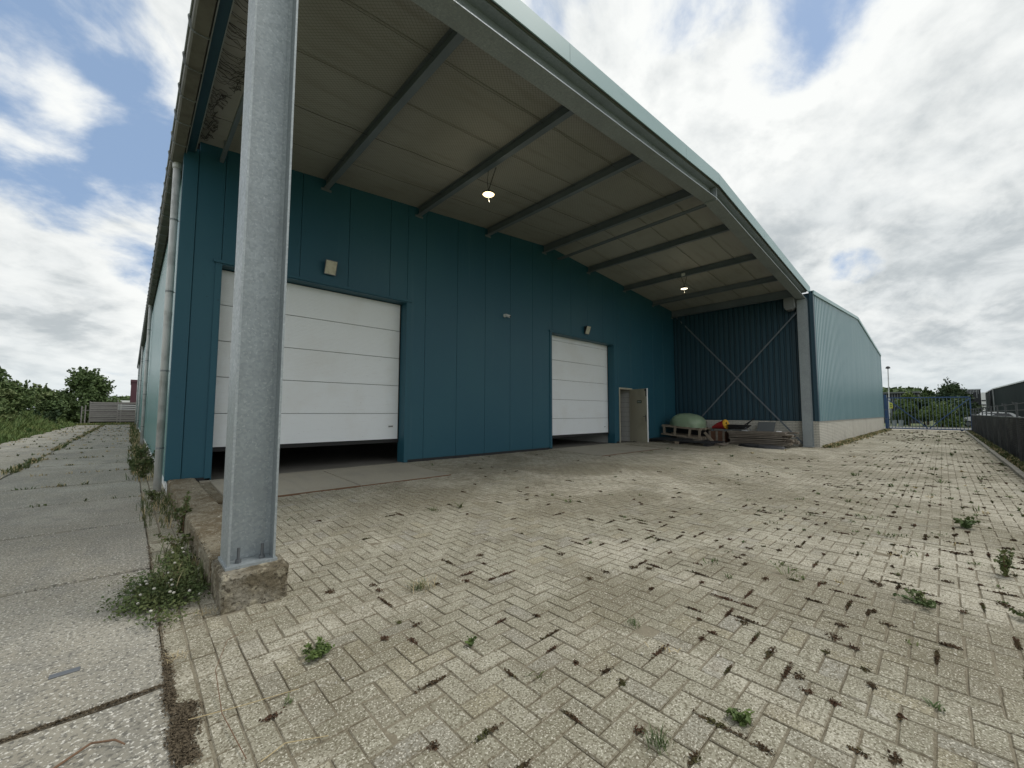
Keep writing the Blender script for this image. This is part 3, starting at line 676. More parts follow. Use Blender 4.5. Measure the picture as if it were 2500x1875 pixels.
column(19.22, .045, 5.86, 'far column of the canopy, beside the braced side wall')
# fascia sheets with joints
for xs_ in ((.44, 4.36, 8.25, XRIDGE), (XRIDGE, 13.7, 17.2, 19.78)):
    for xa, xb in zip(xs_[:-1], xs_[1:]):
        za, zb = ceil_z(xa), ceil_z(xb); p = .003; mb = MB(); y0, y1 = YF-.02, YF-.003
        f_ = lambda x: ceil_z(x)-.036
        mb.add([(xa+p, y0, f_(xa)), (xb-p, y0, f_(xb)), (xb-p, y1, f_(xb)), (xa+p, y1, f_(xa)), (xa+p, y0, f_(xa)+.30), (xb-p, y0, f_(xb)+.30), (xb-p, y1, f_(xb)+.30), (xa+p, y1, f_(xa)+.30)], [(3, 2, 1, 0), (4, 5, 6, 7), (0, 1, 5, 4), (1, 2, 6, 5), (2, 3, 7, 6), (3, 0, 4, 7)])
        mb.add([(xa+p, y1, f_(xa)+.29), (xb-p, y1, f_(xb)+.29), (xb-p, y1+.2, f_(xb)+.29), (xa+p, y1+.2, f_(xa)+.29)], [(0, 1, 2, 3)])
        mb.build('fascia_sheet', 'fascia', wh)
# soffit strip and gutter on the left eave
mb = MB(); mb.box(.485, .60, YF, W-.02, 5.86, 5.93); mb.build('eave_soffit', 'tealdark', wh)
mb = MB(); mb.box(.475, .487, YF, W-.02, 5.80, 5.98); mb.box(.598, .61, YF, W-.1, 5.855, 6.1); mb.build('eave_trim', 'zinc', wh)
gut = MB(); prof = [(.472, 5.97), (.472, 5.83), (.455, 5.795), (.32, 5.795), (.298, 5.82), (.29, 5.94), (.275, 5.945), (.275, 5.955), (.298, 5.955), (.306, 5.83), (.46, 5.81), (.463, 5.97)]
gut.prism(prof, YF-.02, 57.6, 'y'); gut = gut.build('gutter', 'zincdirty', wh)
mb = MB(); mb.tube([(.283, YF-.02, 5.95), (.283, 57.6, 5.95)], .014, 8); mb.build('gutter_bead', 'zinc', gut)
bk = MB(); bk.bar((0, 0, 0), (-.012, 0, -.15), .012, .006, (0, 1, 0))
bk = MB(); 
pts_ = [(.474, 5.90), (.470, 5.80), (.455, 5.789), (.318, 5.789), (.291, 5.815), (.268, 5.95), (.280, 5.972), (.30, 5.97)]
for (a0, a1), (b0, b1) in zip(pts_[:-1], pts_[1:]): bk.bar((a0, 0, a1), (b0, 0, b1), .026, .008, (0, 1, 0))
bkm = bpy.data.meshes.new('gutter_bracket'); bkm.from_pydata([(x-10, y_, z-.15) for x, y_, z in bk.v], [], bk.f); bkm.materials.append(MT['zinc'])
y = 3.75
while y < 57:
    inst('gutter_bracket', bkm, gut, (0, y-W, 0)); y += .68
def downpipe(y, full):
    mb_ = MB(); x = .395; mb_.tube([(x, y, .0), (x, y, 5.80)], .055, 16); p_ = mb_.build('downpipe', 'pipe', wh, smooth=True)
    for za_, zb_, r_ in ((5.70, 5.795, .066), (3.02, 3.10, .0585)): m_ = MB(); m_.tube([(x, y, za_), (x, y, zb_)], r_, 16); m_.build('pipe_socket', 'pipe', p_)
    for zz_ in (.72, 2.05, 3.45, 4.75):
        m_ = MB(); m_.tube([(x, y, zz_-.014), (x, y, zz_+.014)], .0595, 16); m_.bar((x+.05, y, zz_), (.49, y, zz_), .012); m_.build('pipe_clip', 'zinc', p_)
for y in (9.22, 22.6, 37.5, 52.5): downpipe(y, y < 30)
# braces of the side bay
for a, b in (((19.02, W-.10, 6.0), (19.32, 3.80, .12)), ((19.32, 3.80, 5.42), (19.02, W-.35, .22))):
    mb = MB(); mb.bar(a, b, .058, .01, (1, 0, 0)); mb.build('brace', 'purlin', wh)
# bird net: wires and the bundle of net drawn back at the left
for y in (4.55, 5.6, 6.7, 7.75):
    mb = MB(); n = 60; p_ = []
    for i in range(n+1):
        x = .7+(18.6-.7)*i/n; p_.append((x, y+random.uniform(-.012, .012), ceil_z(x)-.05-random.random()*.02))
    mb.tube(p_, .0055 if y in (6.7,) else .0035, 4, False); mb.build('net_wire', 'net', wh)
mb = MB()
for i in range(95):
    y = random.uniform(4.2, 8.5); x0 = .62; w_ = .12+.42*max(0, math.sin((y-3.2)*.75))*random.uniform(.5, 1); n = 5; z = ceil_z(1.0)
    p_ = [(x0+w_*k/n+random.uniform(-.02, .02), y+random.uniform(-.12, .12)*k/n, z-.05-.05*math.sin(k/n*3.1)-random.random()*.03) for k in range(n+1)]
    mb.tube(p_, .0035, 3, False)
for i in range(34):
    y = random.uniform(5.2, 8.4); x0 = .75+.3*max(0, math.sin((y-3.2)*.75)); p_ = [(x0+random.uniform(-.05, .08), y+random.uniform(-.06, .06), ceil_z(1.0)-.07+random.uniform(-.03, .03)) for k in range(6)]
    mb.tube(p_, .005, 3, False)
tag(mb.build('gathered_net', 'net', wh), kind='stuff')
# fine net mesh stretched under the ceiling, near the camera
mb = MB(); st = .055
def strand(xa, ya, xb, yb):
    za, zb = ceil_z(xa)-.04, ceil_z(xb)-.04; d_ = Vector((xb-xa, yb-ya, 0)).normalized(); px_, py_ = -d_.y*.0017, d_.x*.0017
    mb.add([(xa-px_, ya-py_, za), (xa+px_, ya+py_, za), (xb+px_, yb+py_, zb), (xb-px_, yb-py_, zb)], [(0, 1, 2, 3)])
c0 = -9.
while c0 < 11:
    for sg in (1, -1):
        pts2 = []
        for (xa, ya) in ((0, 0),):
            # line y = sg*x*.8 + c, clipped to x in [1,9.6], y in [3.85, 8.7]
            lo, hi = 1.0, 9.6
            ya_, yb_ = 3.85, 8.7; cc = c0 if sg > 0 else c0+8
            xs_ = sorted(((ya_-cc)/(sg*.8), (yb_-cc)/(sg*.8))); xs0, xs1 = max(lo, xs_[0]), min(hi, xs_[1])
            if xs1 > xs0+.02: strand(xs0, sg*.8*xs0+cc, xs1, sg*.8*xs1+cc)
    c0 += st
tag(mb.build('bird_net', 'netfine', wh), kind='stuff')

# ------------------------------------------------------------------ WING (adjoining hall)
WY, WX0, WX1, WXR = 3.33, 19.72, 45.3, 32.45
hall = empty('storage_hall', (32, WY, 0), 'pale turquoise corrugated hall on a low white brick plinth', 'hall')
def wing_top(x): return 6.16+(7.2-6.16)*(1-abs(x-WXR)/(WXR-WX0 if x < WXR else WX1-WXR))
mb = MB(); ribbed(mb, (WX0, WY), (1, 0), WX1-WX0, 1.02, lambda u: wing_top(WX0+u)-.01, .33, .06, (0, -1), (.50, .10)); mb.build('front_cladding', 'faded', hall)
mb = MB(); sx0, sx1 = (19.56, WY), (18.98, W-.002); dl = math.hypot(sx1[0]-sx0[0], sx1[1]-sx0[1]); du = ((sx1[0]-sx0[0])/dl, (sx1[1]-sx0[1])/dl)
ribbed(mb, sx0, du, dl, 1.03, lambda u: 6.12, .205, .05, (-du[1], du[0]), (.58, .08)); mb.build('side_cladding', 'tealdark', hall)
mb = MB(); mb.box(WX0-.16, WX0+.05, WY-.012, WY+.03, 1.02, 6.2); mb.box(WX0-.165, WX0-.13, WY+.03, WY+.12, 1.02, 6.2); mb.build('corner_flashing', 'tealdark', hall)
mb = MB()
for xa, xb in ((WX0-.16, WXR), (WXR, WX1+.03)):
    za, zb = wing_top(max(xa, WX0)), wing_top(min(xb, WX1))
    mb.add([(xa, WY-.05, za-.10), (xb, WY-.05, zb-.10), (xb, WY+.12, zb-.10), (xa, WY+.12, za-.10), (xa, WY-.05, za+.06), (xb, WY-.05, zb+.06), (xb, WY+.12, zb+.06), (xa, WY+.12, za+.06)], [(3, 2, 1, 0), (4, 5, 6, 7), (0, 1, 5, 4), (1, 2, 6, 5), (2, 3, 7, 6), (3, 0, 4, 7)])
mb.build('verge_trim', 'fascia', hall)
mb = MB()
for xa, xb in ((WX0-.16, WXR), (WXR, WX1)):
    za, zb = wing_top(max(xa, WX0))-.02, wing_top(xb)-.02
    mb.add([(xa, WY+.1, za), (xb, WY+.1, zb), (xb, 45, zb), (xa, 45, za)], [(0, 1, 2, 3)])
mb.build('roof', 'zinc', hall)
mb = MB(); mb.box(WX1-.06, WX1, WY+.04, 45, 0, 6.15); mb.box(19.7, WX1-.1, 44.9, 45, 0, 6.1); mb.build('side_wall', 'faded', hall)
mb = MB(); mb.box(WX1-.02, WX1+.03, WY-.02, WY+.05, .95, 6.15); mb.build('far_corner_trim', 'faded', hall)
# brick plinths: mortar bed with bricks proud of it
def brick_wall(origin, du_, length, nrm, z0, z1, parent, singles=0):
    m_ = MB(); b_ = MB(); bl, bh = .215, .062; rows = int(round((z1-z0)/bh)); bh = (z1-z0)/rows
    def P_(u, d, z): return (origin[0]+du_[0]*u+nrm[0]*d, origin[1]+du_[1]*u+nrm[1]*d, z)
    def box_(mm, u0, u1, d0, d1, a0, a1):
        mm.add([P_(u0, d1, a0), P_(u1, d1, a0), P_(u1, d0, a0), P_(u0, d0, a0), P_(u0, d1, a1), P_(u1, d1, a1), P_(u1, d0, a1), P_(u0, d0, a1)], [(4, 5, 6, 7), (0, 1, 5, 4), (1, 2, 6, 5), (3, 0, 4, 7), (3, 2, 1, 0)])
    box_(b_, 0, length, -.1, -.008, z0-.1, z1-.001)
    b_.build('mortar_bed', 'mortar', parent)
    bme_ = None
    for r_ in range(rows-1, -1, -1):
        u = -(bl/2 if r_ % 2 else 0.)
        while u < length:
            a0, a1 = max(0, u)+.004, min(length, u+bl)-.005
            full = a1-a0 > bl-.012
            if full and singles > 0:
                if bme_ is None:
                    q_ = MB(); hl, hh = (bl-.009)/2, (bh-.013)/2; q_.add([(-hl, -.02, -hh), (hl, -.02, -hh), (hl, 0, -hh), (-hl, 0, -hh), (-hl, -.02, hh), (hl, -.02, hh), (hl, 0, hh), (-hl, 0, hh)], [(3, 2, 1, 0), (4, 5, 6, 7), (0, 1, 5, 4), (1, 2, 6, 5), (2, 3, 7, 6), (3, 0, 4, 7)])
                    bme_ = bpy.data.meshes.new('brick'); bme_.from_pydata(q_.v, [], q_.f); bme_.materials.append(MT['brick'])
                p_ = Vector(P_((a0+a1)/2, random.uniform(-.002, .003), z0+(r_+.5)*bh))-wloc(parent)
                inst('brick', bme_, parent, p_, (0, 0, math.atan2(-nrm[0], nrm[1]))); singles -= 1
            elif a1-a0 > .02: box_(m_, a0, a1, -.02, random.uniform(-.002, .002), z0+r_*bh+.0065, z0+(r_+1)*bh-.0065)
            u += bl
    tag(m_.build('brickwork', 'brick', parent), kind='stuff')
brick_wall((WX0-.04, WY+.01), (1, 0), WX1-WX0+.03, (0, -1), 0, 1.01, hall)
brick_wall((sx0[0]+.01, sx0[1]), du, dl-.02, (-du[1], du[0]), 0, 1.02, hall, 300)
mb = MB(); mb.box(WX0-.2, WX1, WY-.015, WY+.02, 1.008, 1.028); mb.build('sill_flashing', 'zinc', hall)

# ------------------------------------------------------------------ footing, kerb wall
def rough_block(name, x0, x1, y0, y1, z0, z1, m_, n=(6, 6, 4), amp=.012, seed=1, topdrop=0.):
    rr = random.Random(seed); mb_ = MB(); nx, ny, nz = n
    idx = {}
    def V(i, j, k):
        if (i, j, k) not in idx:
            edge = (i in (0, nx))+(j in (0, ny))+(k == nz)
            a = amp*(2.0 if edge >= 2 else .5); x = x0+(x1-x0)*i/nx; y = y0+(y1-y0)*j/ny; z = z0+(z1-z0)*k/nz
            ins = abs(rr.gauss(0, 1))*a
            if i == 0: x += ins
            if i == nx: x -= ins
            if j == 0: y += ins
            if j == ny: y -= ins
            if k == nz: z -= abs(rr.gauss(0, 1))*a+topdrop*(edge >= 2)
            idx[(i, j, k)] = len(mb_.v); mb_.v.append((x, y, z))
        return idx[(i, j, k)]
    for i in range(nx):
        for j in range(ny): mb_.f.append((V(i, j, nz), V(i+1, j, nz), V(i+1, j+1, nz), V(i, j+1, nz)))
    for k in range(nz):
        for i in range(nx):
            mb_.f.append((V(i, 0, k), V(i+1, 0, k), V(i+1, 0, k+1), V(i, 0, k+1))); mb_.f.append((V(i+1, ny, k), V(i, ny, k), V(i, ny, k+1), V(i+1, ny, k+1)))
        for j in range(ny):
            mb_.f.append((V(0, j+1, k), V(0, j, k), V(0, j, k+1), V(0, j+1, k+1))); mb_.f.append((V(nx, j, k), V(nx, j+1, k), V(nx, j+1, k+1), V(nx, j, k+1)))
    return mb_.build(name, m_)
o = rough_block('column_footing', .500, .905, 3.345, 3.845, -.05, .236, 'footing', (22, 22, 14), .0055, 3, .006)
tag(o, 'rough concrete block under the near galvanised column', 'footing')
o = rough_block('kerb_wall', .495, .845, 3.85, W-.03, -.05, .235, 'kerbwall', (14, 190, 8), .005, 5, .006)
tag(o, 'low brown concrete wall running from the footing to the hall corner', 'low wall')

# ------------------------------------------------------------------ things on the front wall and under the canopy
def floodlight(x, z, label):
    r = empty('floodlight', (x, W, z), label, 'floodlight', 'floodlights on the front wall')
    m_ = MB(); m_.add([(-.12, -.05, -.14), (.12, -.05, -.14), (.12, -.15, .14), (-.12, -.15, .14), (-.09, -.005, -.1), (.09, -.005, -.1), (.09, -.005, .12), (-.09, -.005, .12)], [(4, 5, 6, 7), (0, 1, 5, 4), (1, 2, 6, 5), (2, 3, 7, 6), (3, 0, 4, 7)])
    m_.build('housing', 'blackplastic', r, local=True)
    m_ = MB(); n_ = Vector((0, -.28, -.10)).normalized()*.012
    q = [(-.12, -.05, -.14), (.12, -.05, -.14), (.12, -.15, .14), (-.12, -.15, .14)]; e = [(.9*a_, b_+n_.y, c_*.9+n_.z) for a_, b_, c_ in q]
    m_.add([(a_, b_+n_.y, c_+n_.z) for a_, b_, c_ in q]+q+e, [(0, 1, 9, 8), (1, 2, 10, 9), (2, 3, 11, 10), (3, 0, 8, 11), (0, 1, 5, 4), (1, 2, 6, 5), (2, 3, 7, 6), (3, 0, 4, 7)]); m_.build('rim', 'steel', r, local=True)
    m_ = MB(); m_.add([(.9*a_, b_+n_.y*.6, c_*.9+n_.z*.6) for a_, b_, c_ in q], [(0, 1, 2, 3)]); m_.build('lens', 'lensgrey', r, local=True)
    m_ = MB(); m_.box(-.035, .035, -.1, 0, .1, .16); m_.build('bracket', 'steel', r, local=True)
floodlight(2.915, 4.37, 'square floodlight above the wide near roller door')
floodlight(11.92, 4.32, 'square floodlight above the far roller door')
r = empty('security_camera', (7.93, W, 4.20), 'small white security camera on the teal wall between the doors', 'camera')
m_ = MB(); m_.tube([(0, 0, 0), (0, -.02, 0)], .05, 14); m_.tube([(0, -.02, 0), (.02, -.07, -.01)], .02, 8); m_.build('mount', 'white', r, local=True)
m_ = MB(); m_.tube([(.0, -.06, .01), (.05, -.19, -.05)], .042, 14); m_.build('camera_body', 'white', r, local=True, smooth=False)
m_ = MB(); m_.tube([(.0505, -.191, -.0505), (.054, -.199, -.054)], .03, 12); m_.build('lens', 'black', r, local=True)
def lamp(loc, top, lit, label, boxy):
    r = empty('pendant_lamp', loc, label, 'lamp', 'round lamps hung from the canopy'); K = .74
    m_ = MB(); m_.lathe([(a_*K, b_) for a_, b_ in [(.0, .075), (.05, .075), (.06, .03), (.15, .02), (.165, .0), (.16, -.012)]], k=28); m_.build('lamp_shade', 'blackplastic', r, local=True)
    m_ = MB(); m_.lathe([(a_*K, b_) for a_, b_ in [(.0, -.022), (.08, -.02), (.15, -.012), (.158, -.008)]], k=28); m_.build('light_disc', lit, r, local=True)
    m_ = MB(); m_.lathe([(.0, -.045), (.018, -.045), (.022, -.022)], k=12); m_.tube([(.0, 0, -.045), (.004, 0, -.10), (.018, 0, -.14), (.03, 0, -.15)], .006, 6); m_.build('sensor', 'white', r, local=True)
    m_ = MB(); m_.tube([(0, 0, .07), (.03, -.03, .22), (top[0]+.05, top[1]-.1, top[2])], .007, 6); m_.tube([(0, 0, .07), (-.01, .03, .25), (top[0]+.02, top[1]+.1, top[2])], .005, 6); m_.build('cord', 'black', r, local=True)
    if boxy: m_ = MB(); m_.box(top[0]-.06, top[0]+.03, top[1]-.06, top[1]+.06, top[2]-.01, top[2]+.1); m_.build('junction_box', 'white', r, local=True)
    pl = bpy.data.lights.new('lamp_light', 'POINT'); pl.energy = 5 if lit == 'lampon' else 3; pl.color = (1, .86, .6); pl.shadow_soft_size = .12
    po = bpy.data.objects.new('lamp_light', pl); COL.objects.link(po); po.parent = r; po.location = (0, 0, -.2)
lamp((4.99, 6.0, 5.69), (.03, -.03, .53), 'lampon', 'brightly lit round lamp hanging nearest, above the near door', False)
lamp((14.60, 6.29, 5.90), (-.01, .0, .46), 'lampdim', 'small lit round lamp hanging farther away towards the side wall', True)
r = empty('metal_box', (19.2, 3.9, 5.5), 'grey metal box hung under the eave at the far column', 'box')
m_ = MB(); m_.prism([(3.84, 5.98), (3.84, 5.58), (3.93, 5.47), (4.12, 5.47), (4.18, 5.58), (4.18, 5.98)], 18.95, 19.40, 'x'); m_.build('casing', 'greypaint', r)
m_ = MB(); m_.box(18.935, 19.41, 3.83, 4.19, 5.975, 5.995); m_.build('lid', 'zinc', r)

# --- junk beside the side wall
def plankbox(mb_, a, b, w_, h_, upv=(0, 0, 1)): mb_.bar(a, b, w_, h_, upv)
# tilted open pallet crate carrying the wrapped bale; local u = along -Y, tilt about X
def tilted(x, y, z, tilt):
    r = empty('wooden_pallet', (x, y, z)); r.rotation_euler = (tilt, 0, 0); return r
pal = tilted(17.3, 7.8, .31, math.radians(4.6)); tag(pal, 'tilted pale wooden pallet frame under the green wrapped bale', 'pallet')
for z_ in (.0, .36):
    for x_ in (0, .45, .95, 1.35):
        m_ = MB(); m_.box(x_, x_+.1, -.86, .86, z_, z_+.06, .004); m_.build('bearer', 'palewood', pal, local=True)
for x_ in (.02, 1.33):
    for y_, ln in ((-.80, .0), (-.38, -.02), (.25, .0), (.72, .03)):
        m_ = MB(); m_.bar((x_-.015, y_, .03), (x_-.015, y_+ln, .40), .10, .03, (1, 0, 0)); m_.build('post', 'palewood', pal, local=True)
for i in range(7):
    m_ = MB(); y_ = -.80+i*.265; m_.box(-.0, 1.45, y_-.05, y_+.06, .4205, .442, .003); m_.build('deck_board', 'palewood', pal, local=True)
m_ = MB(); m_.box(1.28, 1.30, -.78, .78, .05, .40); m_.build('shade_sheet', 'blackplastic', pal, local=True)  # black sheet added to stand in for shadow and black clutter inside the frame
# bale
bl = MB(); k, nr = 30, 12; R_ = random.Random(4)
for i in range(nr+1):
    t_ = i/nr; zq = t_*.57; s_ = (1-.97*max(0, (t_-.14)/.86)**2.4)**.5 if t_ > .18 else .985+.02*t_
    for j in range(k):
        a_ = 2*math.pi*j/k; c_, q_ = math.cos(a_), math.sin(a_); p_ = 2/2.7
        x_ = math.copysign(abs(c_)**p_, c_)*.66; y_ = math.copysign(abs(q_)**p_, q_)*.72
        w_ = s_*(1+.02*math.sin(a_*7+t_*5)+R_.uniform(-.008, .008)); bl.v.append((x_*w_, y_*w_, zq+(.02*math.sin(a_*3) if 0 < i < nr else 0)))
for i in range(nr):
    for j in range(k): a_ = i*k+j; b_ = i*k+(j+1) % k; bl.f.append((a_, b_, b_+k, a_+k))
bl.f.append(tuple(range(nr*k, (nr+1)*k)))
bo = bl.build('wrapped_bale', 'greenfilm', smooth=True); bo.location = (18.0, 7.76, .745); bo.rotation_euler = (math.radians(4.6), 0, .05)
tag(bo, 'rounded bale wrapped in pale green film on the tilted pallet', 'bale')
# black low pallet under it
bp = empty('black_pallet', (16.4, 7.2, .12), 'flat black pallet on the paving in front of the green bale', 'pallet')
for i in range(7):
    m_ = MB(); x_ = 15.75+i*.24; z_ = g(16, 7)+.10; m_.add([(x_, 6.0, z_-.02), (x_+.18, 6.0, z_-.02), (x_+.18, 8.5, z_+.05), (x_, 8.5, z_+.05), (x_, 6.0, z_), (x_+.18, 6.0, z_), (x_+.18, 8.5, z_+.07), (x_, 8.5, z_+.07)], [(3, 2, 1, 0), (4, 5, 6, 7), (0, 1, 5, 4), (1, 2, 6, 5), (2, 3, 7, 6), (3, 0, 4, 7)]); m_.build('deck_board', 'blackplastic', bp)
for y_ in (6.1, 7.2, 8.3):
    m_ = MB(); m_.box(15.75, 17.4, y_, y_+.14, g(16, y_), g(16, y_)+.09); m_.build('bearer', 'blackplastic', bp)
m_ = MB(); m_.box(15.72, 15.745, 7.16, 7.32, g(16, 7.2)+.01, g(16, 7.2)+.10); m_.build('end_block', 'palewood', bp)
# broken pallet leaning, front right
p2 = empty('wooden_pallet', (16.9, 6.2, .1), 'broken grey pallet lying flat in front of the brown crate', 'pallet')
for i in range(6):
    m_ = MB(); x_ = 16.5+i*.17; m_.add([], []); m_.bar((x_, 5.75+.03*i, .115), (x_+.25, 7.0, .24), .10, .022, (0, 0, 1)); m_.build('deck_board', 'wood', p2)
m_ = MB(); m_.bar((16.45, 6.1, .10), (17.6, 6.15, .12), .09, .07); m_.bar((16.6, 6.85, .14), (17.75, 6.9, .14), .09, .09); m_.build('bearer', 'wood', p2)
m_ = MB(); m_.bar((17.15, 6.72, .55), (17.2, 6.40, .16), .1, .022, (1, 0, 0)); m_.build('loose_board', 'palewood', p2)
# brown crate
cr = empty('wooden_crate', (18.4, 6.55, .08), 'reddish brown wooden crate between the bale and the plank stack', 'crate')
m_ = MB(); m_.box(18.05, 18.85, 6.26, 6.86, .12, .57); m_.build('crate_body', 'brownwood', cr)
for z_ in (.14, .30, .46):
    m_ = MB(); m_.box(18.025, 18.048, 6.24, 6.88, z_, z_+.11, .003); m_.build('side_board', 'brownwood', cr)
for y_ in (6.25, 6.52, 6.80):
    m_ = MB(); m_.box(17.998, 18.023, y_, y_+.08, .10, .585); m_.build('batten', 'wood', cr)
# plank stack
R_ = random.Random(11)
lab = 'weathered plank lying in the timber stack along the brick plinth'
for lay in range(8):
    for c_ in range(4):
        x_ = 17.98+c_*.235+R_.uniform(-.015, .015); z_ = .10+lay*.062+(.02 if lay > 3 else 0); y0 = 3.95+R_.uniform(-.16, .25); y1 = 6.10+R_.uniform(-.10, .04)
        if lay == 7 and c_ == 1: continue
        m_ = MB(); m_.box(-.105, .105, -(y1-y0)/2, (y1-y0)/2, 0, .043+R_.uniform(-.004, .006), .003)
        o = m_.build('timber_plank', 'wood'); o.location = (x_, (y0+y1)/2, z_); o.rotation_euler = (R_.uniform(-.004, .004), 0, R_.uniform(-.012, .012)); tag(o, lab, 'plank', 'planks stacked along the brick plinth')
for y_ in (4.3, 5.6):
    m_ = MB(); m_.box(17.9, 18.9, y_, y_+.09, g(18, y_)-.005, .097); o = m_.build('timber_bearer', 'wood'); tag(o, 'short timber bearer under the far end of the plank stack' if y_ < 5 else 'short timber bearer under the crate end of the plank stack', 'timber')
m_ = MB(); m_.add([], [])
for i in range(10):
    a_ = i/10*6.283; 
m_ = MB(); n = 22; top = []; 
for i in range(n):
    a_ = 6.283*i/n; top.append((17.45+.42*math.cos(a_)*(1+.15*R_.random()), 4.75+.75*math.sin(a_)*(1+.12*R_.random())))
m_.add([(x_, y_, g(17, y_)-.0) for x_, y_ in top]+[(17.45+(x_-17.45)*.9, 4.75+(y_-4.75)*.93, g(17, y_)+.085+R_.uniform(-.02, .02)) for x_, y_ in top], [tuple(range(n, 2*n))]+[(i, (i+1) % n, n+(i+1) % n, n+i) for i in range(n)])
tag(m_.build('folded_sheet', 'blackplastic'), 'folded black plastic sheet on the paving before the plank stack', 'sheet')
# red cone with yellow end, wheelbarrow, board, papers
stand = MB(); stand.box(18.05, 18.5, 5.6, 6.85, .64, .66); stand.box(18.06, 18.1, 5.62, 5.70, .57, .64); stand.box(18.06, 18.1, 6.7, 6.8, .57, .64); stand.box(18.06, 18.1, 6.2, 6.3, .57, .64)
tag(stand.build('grey_board', 'greyboard'), 'grey board on blocks bridging the crate and the planks', 'board')
rc = empty('red_cone', (18.25, 6.4, .66), 'red cone lying on its side with a round yellow end', 'cone')
m_ = MB(); m_.tube([(18.25, 6.82, .71), (18.25, 6.60, .79), (18.25, 6.28, .86)], [.045, .12, .20], 18); m_.build('cone_shell', 'red', rc, smooth=False)
m_ = MB(); m_.tube([(18.25, 6.279, .862), (18.24, 6.235, .873)], [.205, .195], 20); m_.build('end_disc', 'yellow', rc)
m_ = MB(); m_.tube([(18.2, 6.234, .92), (18.2, 6.225, .922)], [.04, .04], 12); m_.build('centre_hole', 'black', rc)
wb = empty('wheelbarrow', (18.3, 5.7, .66), 'small black wheelbarrow on the planks with its handles pointing up', 'wheelbarrow')
m_ = MB(); m_.add([(18.1, 6.10, .69), (18.5, 6.10, .69), (18.5, 5.55, .68), (18.1, 5.55, .68), (18.02, 6.16, .86), (18.58, 6.16, .86), (18.62, 5.40, .84), (17.98, 5.40, .84)], [(3, 2, 1, 0), (0, 1, 5, 4), (1, 2, 6, 5), (2, 3, 7, 6), (3, 0, 4, 7)]); m_.build('tub', 'blackplastic', wb)
for x_, z_ in ((18.05, .98), (18.5, 1.08)):
    m_ = MB(); m_.tube([(x_, 6.0, .68), (x_, 5.62, .78), (x_, 5.32, z_)], .018, 8); m_.tube([(x_, 5.36, z_-.03), (x_, 5.28, z_+.03)], .025, 8); m_.build('handle', 'blackplastic', wb)
m_ = MB(); m_.tube([(18.27, 6.18, .71), (18.33, 6.18, .71)], .10, 16); m_.build('wheel', 'tyre', wb)
m_ = MB(); m_.tube([(18.1, 5.5, .8), (18.1, 5.4, .62)], .012, 6); m_.tube([(18.5, 5.5, .8), (18.5, 5.4, .62)], .012, 6); m_.build('leg', 'steel', wb)
m_ = MB(); m_.add([(19.0, 4.72, .60), (19.0, 5.35, .60), (19.25, 5.33, .97), (19.25, 4.70, .97), (19.02, 4.72, .59), (19.02, 5.35, .59), (19.27, 5.33, .96), (19.27, 4.70, .96)], [(0, 1, 2, 3), (7, 6, 5, 4), (0, 1, 5, 4), (1, 2, 6, 5), (2, 3, 7, 6), (3, 0, 4, 7)])
tag(m_.build('leaning_sheet', 'greyboard'), 'dark grey panel leaning on the brick plinth behind the planks', 'panel')
for y0, y1, lb in ((5.38, 5.62, 'crumpled white sheet on the planks below the wheelbarrow handles'), (4.22, 4.42, 'small white sheet on the planks near the far column')):
    m_ = MB(); m_.add([(17.95, y0, .632), (18.2, y0+.03, .64), (18.22, y1, .65), (18.0, y1-.02, .637), (17.95, y0, .618), (18.2, y0+.03, .626), (18.22, y1, .636), (18.0, y1-.02, .623)], [(0, 1, 2, 3), (7, 6, 5, 4), (0, 1, 5, 4), (1, 2, 6, 5), (2, 3, 7, 6), (3, 0, 4, 7)])
    tag(m_.build('white_sheet', 'white'), lb, 'sheet')

# ------------------------------------------------------------------ gate, fence, things beyond
GX = 45.75
gate = empty('sliding_gate', (GX, .9, 0), 'blue steel bar gate closing the far end of the yard', 'gate')
m_ = MB(); m_.bar((GX, 3.12, 2.60), (GX, -1.47, 2.57), .07, .08); m_.bar((GX, 3.12, .11), (GX, -1.47, .09), .07, .08); m_.bar((GX, 3.10, .07), (GX, 3.10, 2.6), .07); m_.bar((GX, -1.45, .07), (GX, -1.45, 2.6), .07); m_.build('gate_frame', 'gateblue', gate)
for i in range(22):
    y_ = 2.90-i*.198; m_ = MB(); m_.bar((GX, y_, .14), (GX, y_, 2.54), .035, .035, (1, 0, 0)); m_.build('bar', 'gatebar', gate)
for a, b in (((GX-.03, 3.05, 2.45), (GX-.03, .85, .16)), ((GX-.03, -1.40, 2.45), (GX-.03, .75, .16))):
    m_ = MB(); m_.bar(a, b, .06, .09, (1, 0, 0)); m_.build('brace', 'gateblue', gate)
m_ = MB(); m_.tube([(GX-.03, -.93, .06), (GX+.03, -.93, .06)], .08, 14); m_.build('wheel', 'tyre', gate)
gp = empty('gate_post', (45.5, 3.22, 0), 'thick blue gate post at the corner of the pale hall', 'post')
m_ = MB(); m_.box(45.48, 45.68, 3.14, 3.29, 0, 2.86); m_.build('post_tube', 'gateblue', gp)
m_ = MB(); m_.box(45.45, 45.72, 3.12, 3.31, .85, .9); m_.box(45.45, 45.72, 3.12, 3.31, 1.6, 1.65); m_.build('hinge_band', 'steel', gp)
fence = empty('screen_fence', (30, -1.43, 0), 'dark screened fence with wire strands along the right edge of the yard', 'fence')
xs_ = [12.3+2.91*i for i in range(12)]
for i, x in enumerate(xs_):
    m_ = MB(); m_.bar((x, -1.43, 0), (x, -1.43, 1.66), .045); m_.bar((x, -1.43, 1.55), (x+.0, -1.36, 1.67), .03); m_.build('post', 'fencepost', fence)
